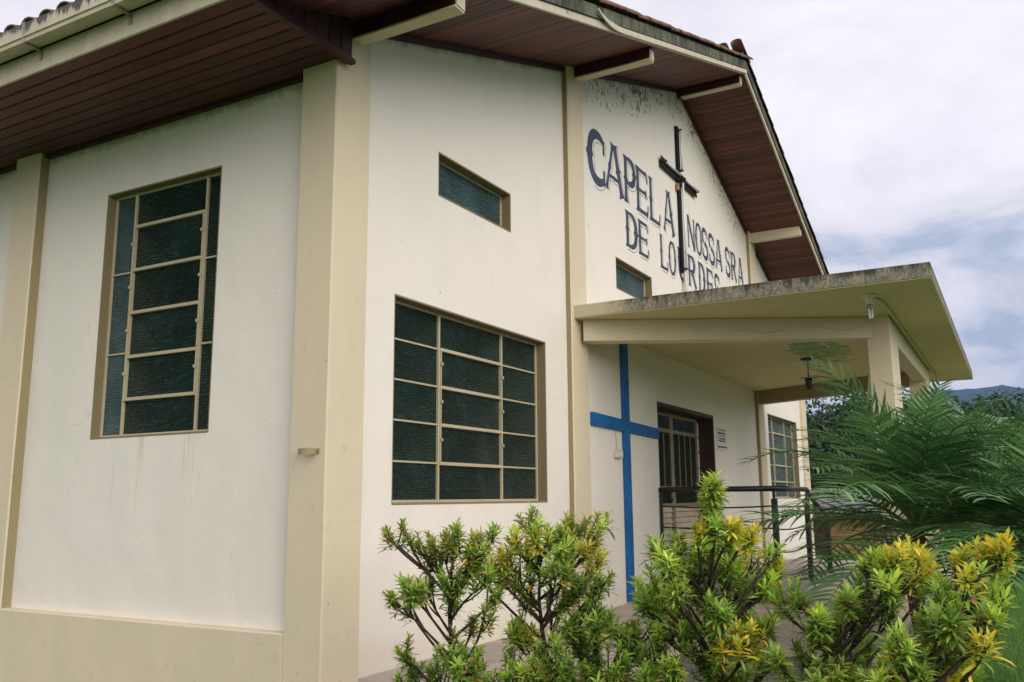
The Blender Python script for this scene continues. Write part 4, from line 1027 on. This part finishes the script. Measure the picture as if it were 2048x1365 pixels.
shrub('yellow topped shrub with long narrow leaves in front of the palms', (1860, 1365, 3.3), [(1840, 1355, 0), (1870, 1310, 0), (1905, 1260, .0), (1935, 1210, 0), (1950, 1150, 0)],
      [(1965, 1085, 34, y, 4), (2010, 1092, 36, y, 4), (1930, 1110, 34, y, 4), (1988, 1128, 34, y, 4), (1945, 1140, 30, y, 3), (1962, 1165, 30, l, 3), (1935, 1180, 38, y, 5), (1985, 1195, 36, l, 4), (1890, 1180, 34, g, 4), (2012, 1160, 20, l, 2), (1975, 1235, 34, l, 4), (1905, 1225, 36, g, 4), (1865, 1240, 34, g, 4),
       (1970, 1275, 26, y, 2), (1932, 1275, 30, y, 3), (1890, 1290, 36, g, 4), (1800, 1280, 36, g, 4), (1835, 1300, 38, g, 5), (1780, 1330, 40, y, 4), (1885, 1335, 40, y, 4), (1830, 1350, 40, g, 5), (1940, 1330, 28, g, 3), (1740, 1350, 36, l, 3)], 1.05, 1.0, 6)

# palms
def frond_mesh(seed, L=1.25, droop=1.0):
    rg = random.Random(seed); b = MB(); n = 28
    P = []; a = math.radians(0)
    p = Vector((0, 0, 0)); th = math.radians(rg.uniform(8, 20)); bend = math.radians(rg.uniform(50, 84))*droop
    for k in range(n+1):
        t_ = k/n; P.append(p.copy()); e_ = th-bend*(t_**1.35); p = p+Vector((math.cos(e_), 0, math.sin(e_)))*(L/n)
    n0 = len(b.v); b.tube(P[::2], [.012*(1-.8*i/(n/2)) for i in range(len(P[::2]))], 5, False)
    b.c += [(.10, .17, .045)]*(len(b.v)-n0)
    for k in range(4, n+1):
        t_ = k/n; d = (P[min(k+1, n)]-P[k-1]).normalized(); upv = Vector((0, 1, 0)).cross(d); upv = upv if upv.z > 0 else -upv
        ln = L*.31*(math.sin(math.pi*min(1, (t_*.88+.12))**.8)*.75+.32)*rg.uniform(.9, 1.1)
        for sg in (-1, 1):
            sw = math.radians(rg.uniform(38, 52)-18*t_)
            out_ = (Vector((0, sg, 0))*math.sin(math.radians(62))+d*math.cos(math.radians(55))+upv*rg.uniform(.10, .38)).normalized()
            base = P[k]; c = rg.choice([(.075, .18, .055), (.10, .22, .065), (.05, .13, .042), (.16, .28, .095)]); j = rg.uniform(.85, 1.2); c = tuple(v*j for v in c)
            if rg.random() < .012: c = (.20, .17, .05)
            w0 = rg.uniform(.016, .023); seg = 4; m0 = len(b.v); q = base.copy(); dv_ = out_.copy()
            wdir = dv_.cross(upv).normalized()
            for i in range(seg+1):
                ww = w0*(.55, 1., .95, .65, .05)[i]
                b.v += [tuple(q+wdir*ww/2), tuple(q-wdir*ww/2)]; b.c += [c, c]
                dv_ = (dv_+Vector((0, 0, -1))*rg.uniform(.05, .22)).normalized(); q = q+dv_*(ln/seg)
            for i in range(seg): b.f.append((m0+2*i, m0+2*i+1, m0+2*i+3, m0+2*i+2))
    return b.mesh('frond', 'palm')
FR = [frond_mesh(i, 1.0+.1*(i % 4), .8+.12*(i % 3)) for i in range(7)]
def palm(label, crown, n, size, seed, lean=0., az0=0.):
    rg = random.Random(seed); foot = Vector((crown.x+lean, crown.y+.05-lean*3.5, LZ))
    root = tag(empty('palm', foot), label, 'palm', 'feather palms beside the porch')
    tr = MB(); cr0 = crown-foot
    pts = [Vector((0, 0, -.05)).lerp(cr0, k/7)+Vector((.02*math.sin(k), .02*math.cos(k*1.3), 0)) for k in range(8)]
    tr.tube(pts, [.06, .055, .05, .05, .052, .06, .065, .03], 9); tr.build('trunk', 'palmtrunk', root, True)
    for k in range(n):
        lev = k/n; az = az0+k*2.39996+rg.uniform(-.25, .25); el = math.radians(-20+98*lev**.85+rg.uniform(-8, 8))
        s_ = size*rg.uniform(.85, 1.1)*(1 if lev < .85 else .9)
        q = Matrix.Rotation(az, 3, 'Z') @ Matrix.Rotation(-el, 3, 'Y') @ Matrix.Rotation(rg.uniform(-.35, .35), 3, 'X')
        link('frond', rg.choice(FR), root, cr0+Vector((0, 0, -.10+.12*lev)), q.to_euler(), (s_, s_, s_))
palm('feather palm with full dark crown in front of the near porch column', at(1830, 1040, 6.1), 42, 1.03, 21)
palm('feather palm arching out to the right edge behind the yellow shrub', at(2005, 1030, 6.7), 38, 1.06, 22, .16, .5)
palm('low feather palm with drooping fronds over the lawn on the right', at(2130, 1120, 5.6), 28, 1.05, 23, 0., 1.1)

# lawn blades where the grass shows near the terrace
def blades():
    n = 60000; rs = np.random.RandomState(3)
    x = rs.uniform(2.4, 14, n)**1.0; y = -2.9-rs.rand(n)**1.3*4.2; x[:9000] = rs.uniform(-1., 2.5, 9000); y[:9000] = rs.uniform(-4.2, -.9, 9000)
    keep = ~((x < 2.52) & (y > -2.86) & (x > 0) & (y > -2.9)); x, y = x[keep], y[keep]; n = len(x)
    z = LZ+.05*np.sin(x*.7+1)*np.cos(y*.6); a = rs.uniform(0, 6.28, n); h = rs.uniform(.025, .06, n); w_ = rs.uniform(.003, .006, n)
    V = np.zeros((n*3, 3), 'f'); ca, sa = np.cos(a), np.sin(a)
    V[0::3] = np.c_[x-ca*w_, y-sa*w_, z-.01]; V[1::3] = np.c_[x+ca*w_, y+sa*w_, z-.01]; V[2::3] = np.c_[x+rs.uniform(-.02, .02, n), y+rs.uniform(-.02, .02, n), z+h]
    me = bpy.data.meshes.new('grass'); me.from_pydata(V.tolist(), [], [(3*i, 3*i+1, 3*i+2) for i in range(n)])
    C = np.array([(.11, .27, .04), (.14, .32, .05), (.09, .22, .035), (.18, .33, .06)])[rs.randint(0, 4, n)]; C = np.repeat(np.c_[C, np.ones(n)], 3, 0).astype('f')
    me.color_attributes.new('tint', 'FLOAT_COLOR', 'POINT').data.foreach_set('color', C.ravel()); me.materials.append(M['blade'])
    tag(link('grass', me), 'short bright green lawn grass beside the terrace', 'grass', None, 'stuff')
blades()

# ------------------------------------------------------------------ background
def crown(b, c, rx, rz, n, rs, cols, leaf=.16):
    """leafy crown: leaf faces on and inside several uneven lobes"""
    lobes = [(c+Vector((rs.uniform(-.6, .6)*rx, rs.uniform(-.6, .6)*rx, rs.uniform(-.55, .65)*rz)), rs.uniform(.35, .6)*rx) for _ in range(13)]
    for _ in range(n):
        lc, lr = lobes[rs.randint(len(lobes))]; d = Vector(rs.normal(size=3)).normalized(); r = lr*(.55+.5*rs.rand())
        p = lc+Vector((d.x*r, d.y*r, d.z*r*.85)); nrm = (d+Vector(rs.normal(size=3))*.6).normalized(); t1 = nrm.orthogonal().normalized(); t2 = nrm.cross(t1); a = rs.rand()*6.28
        u_ = t1*math.cos(a)+t2*math.sin(a); v_ = nrm.cross(u_); s_ = leaf*(.6+.8*rs.rand()); cc = cols[rs.randint(len(cols))]; j = .75+.5*rs.rand()
        b.add([p-u_*s_, p+v_*s_*.55, p+u_*s_, p-v_*s_*.55], [(0, 1, 2, 3)], tuple(q*j for q in cc))
DARK = [(.022, .06, .02), (.032, .08, .024), (.018, .05, .02), (.045, .095, .026)]
def broadleaf(label, p, h, rx, seed, cols=DARK, n=8000, leaf=.085):
    rs = np.random.RandomState(seed); root = tag(empty('broadleaf_tree', p), label, 'tree', 'trees beyond the lawn')
    t = MB(); tp = [Vector((0, 0, -.2)), Vector((.1, .05, h*.35)), Vector((0, .1, h*.6)), Vector((.1, 0, h*.85))]; t.tube(tp, [h*.03, h*.024, h*.016, h*.006], 7)
    for k in range(6):
        a = k*1.1; t.tube([tp[1].lerp(tp[2], k/6), Vector((math.cos(a)*rx*.35, math.sin(a)*rx*.35, h*.62)), Vector((math.cos(a)*rx*.65, math.sin(a)*rx*.65, h*.75))], [h*.012, h*.008, h*.003], 5)
    t.build('trunk', 'bark', root, True)
    b = MB(); crown(b, Vector((0, 0, h*.66)), rx, h*.36, n, rs, cols, leaf); b.build('crown', 'tree', root)
def dirp(px, dist, z=LZ):
    q = at(px, 990, 1.)-CAM; q.z = 0; q.normalize(); p = CAM+q*dist; return Vector((p.x, p.y, z))
broadleaf('dark broadleaf tree behind the porch between column and wall', dirp(1700, 36), 5.6, 2.9, 31, n=10000)
broadleaf('bushy tree seen left of the near porch column', dirp(1640, 33), 4.9, 2.6, 32, n=10000)
broadleaf('dark tree showing between the two porch columns', dirp(1820, 38), 5.3, 2.6, 33)
broadleaf('rounded mid green tree behind the palm crowns', dirp(1920, 34), 4.6, 2.6, 34, [(.035, .10, .03), (.05, .125, .035), (.03, .08, .025)])
broadleaf('spreading tree at the right edge under the blue mountain', dirp(2030, 37), 5.0, 3.0, 35, [(.035, .095, .03), (.05, .12, .035), (.028, .075, .025)])
# wooded hillside
hb = MB(); rs = np.random.RandomState(5); nx, ny = 26, 40
def hillz(x, y):
    return LZ-.3+max(0, (x-55))*.085*(1+.25*math.sin(y*.03+1))*(1/(1+math.exp((y+25)*-.03)))*1.0
for i in range(nx):
    for j in range(ny):
        x = 45+i*9; y = -160+j*11; hb.v.append((x, y, hillz(x, y)))
for i in range(nx-1):
    for j in range(ny-1): hb.f.append((i*ny+j, (i+1)*ny+j, (i+1)*ny+j+1, i*ny+j+1))
tag(hb.build('hill', 'hill', smooth=True), kind='structure')
fb = MB()
for k in range(150):
    x = rs.uniform(60, 130); y = rs.uniform(-40, 60); h = rs.uniform(3.2, 6.0)
    zb_ = hillz(x, y)
    if (zb_+h-1.1)/(x+4) > .098: h = max(1.5, .098*(x+4)+1.1-zb_)
    crown(fb, Vector((x, y, zb_+h*.55)), rs.uniform(2.4, 3.8), h*.45, 620, rs, DARK, .26)
tag(fb.build('hillside_wood', 'tree'), 'dark green wood covering the hillside behind the porch', 'forest', None, 'stuff')
# far mountain
mb = MB(); nx, ny = 60, 30
for i in range(nx):
    for j in range(ny):
        y = -2600+i*90; x = 1700+j*50; t_ = min(1, j/20)
        ridge = 275*math.exp(-((y+260)/900)**2)+210*math.exp(-((y+1500)/700)**2)+120*math.exp(-((y-900)/800)**2)+22*math.sin(y*.013)+11*math.sin(y*.041+2)+6*math.sin(y*.11)
        mb.v.append((x, y, -5+ridge*(t_**.8)+(14*math.sin(y*.02+x*.013)*t_)))
for i in range(nx-1):
    for j in range(ny-1): mb.f.append((i*ny+j, i*ny+j+1, (i+1)*ny+j+1, (i+1)*ny+j))
tag(mb.build('mountain', 'mount', smooth=True), kind='structure')
# shed beyond the terrace
sh = tag(empty('shed', dirp(1665, 25)), 'low tan shed with grey roof half hidden by the palm', 'shed')
sp = sh.location
part('wall', 'shedwall', sh, lambda b: b.box(sp.x, sp.x+3, sp.y-1.6, sp.y+3.4, LZ-.1, .62))
part('roof', 'shedroof', sh, lambda b: b.add([(sp.x-.3, sp.y-1.9, .60), (sp.x-.3, sp.y+3.7, .60), (sp.x+3.3, sp.y+3.7, 1.25), (sp.x+3.3, sp.y-1.9, 1.25), (sp.x-.3, sp.y-1.9, .68), (sp.x-.3, sp.y+3.7, .68), (sp.x+3.3, sp.y+3.7, 1.33), (sp.x+3.3, sp.y-1.9, 1.33)],
     [(0, 1, 2, 3), (4, 7, 6, 5), (0, 4, 5, 1), (1, 5, 6, 2), (2, 6, 7, 3), (3, 7, 4, 0)]))
part('door', 'jamb', sh, lambda b: b.box(sp.x-.02, sp.x+.01, sp.y+.2, sp.y+1.0, LZ, .5))

# ------------------------------------------------------------------ air
HZ = True
if HZ:
    hz = box('haze', 'wall', None, -60, 3300, -2700, 2900, -8, 345); hz.data.materials.clear()
    mt = bpy.data.materials.new('air'); mt.use_nodes = True; t_ = mt.node_tree; t_.nodes.clear()
    oo = t_.nodes.new('ShaderNodeOutputMaterial'); vv = t_.nodes.new('ShaderNodeVolumePrincipled'); t_.links.new(vv.outputs[0], oo.inputs['Volume'])
    vv.inputs['Color'].default_value = (.36, .56, 1., 1); vv.inputs['Density'].default_value = .00021; vv.inputs['Anisotropy'].default_value = .2
    hz.data.materials.append(mt); tag(hz, 'thin bluish air between the chapel and the mountain', 'haze', None, 'stuff')
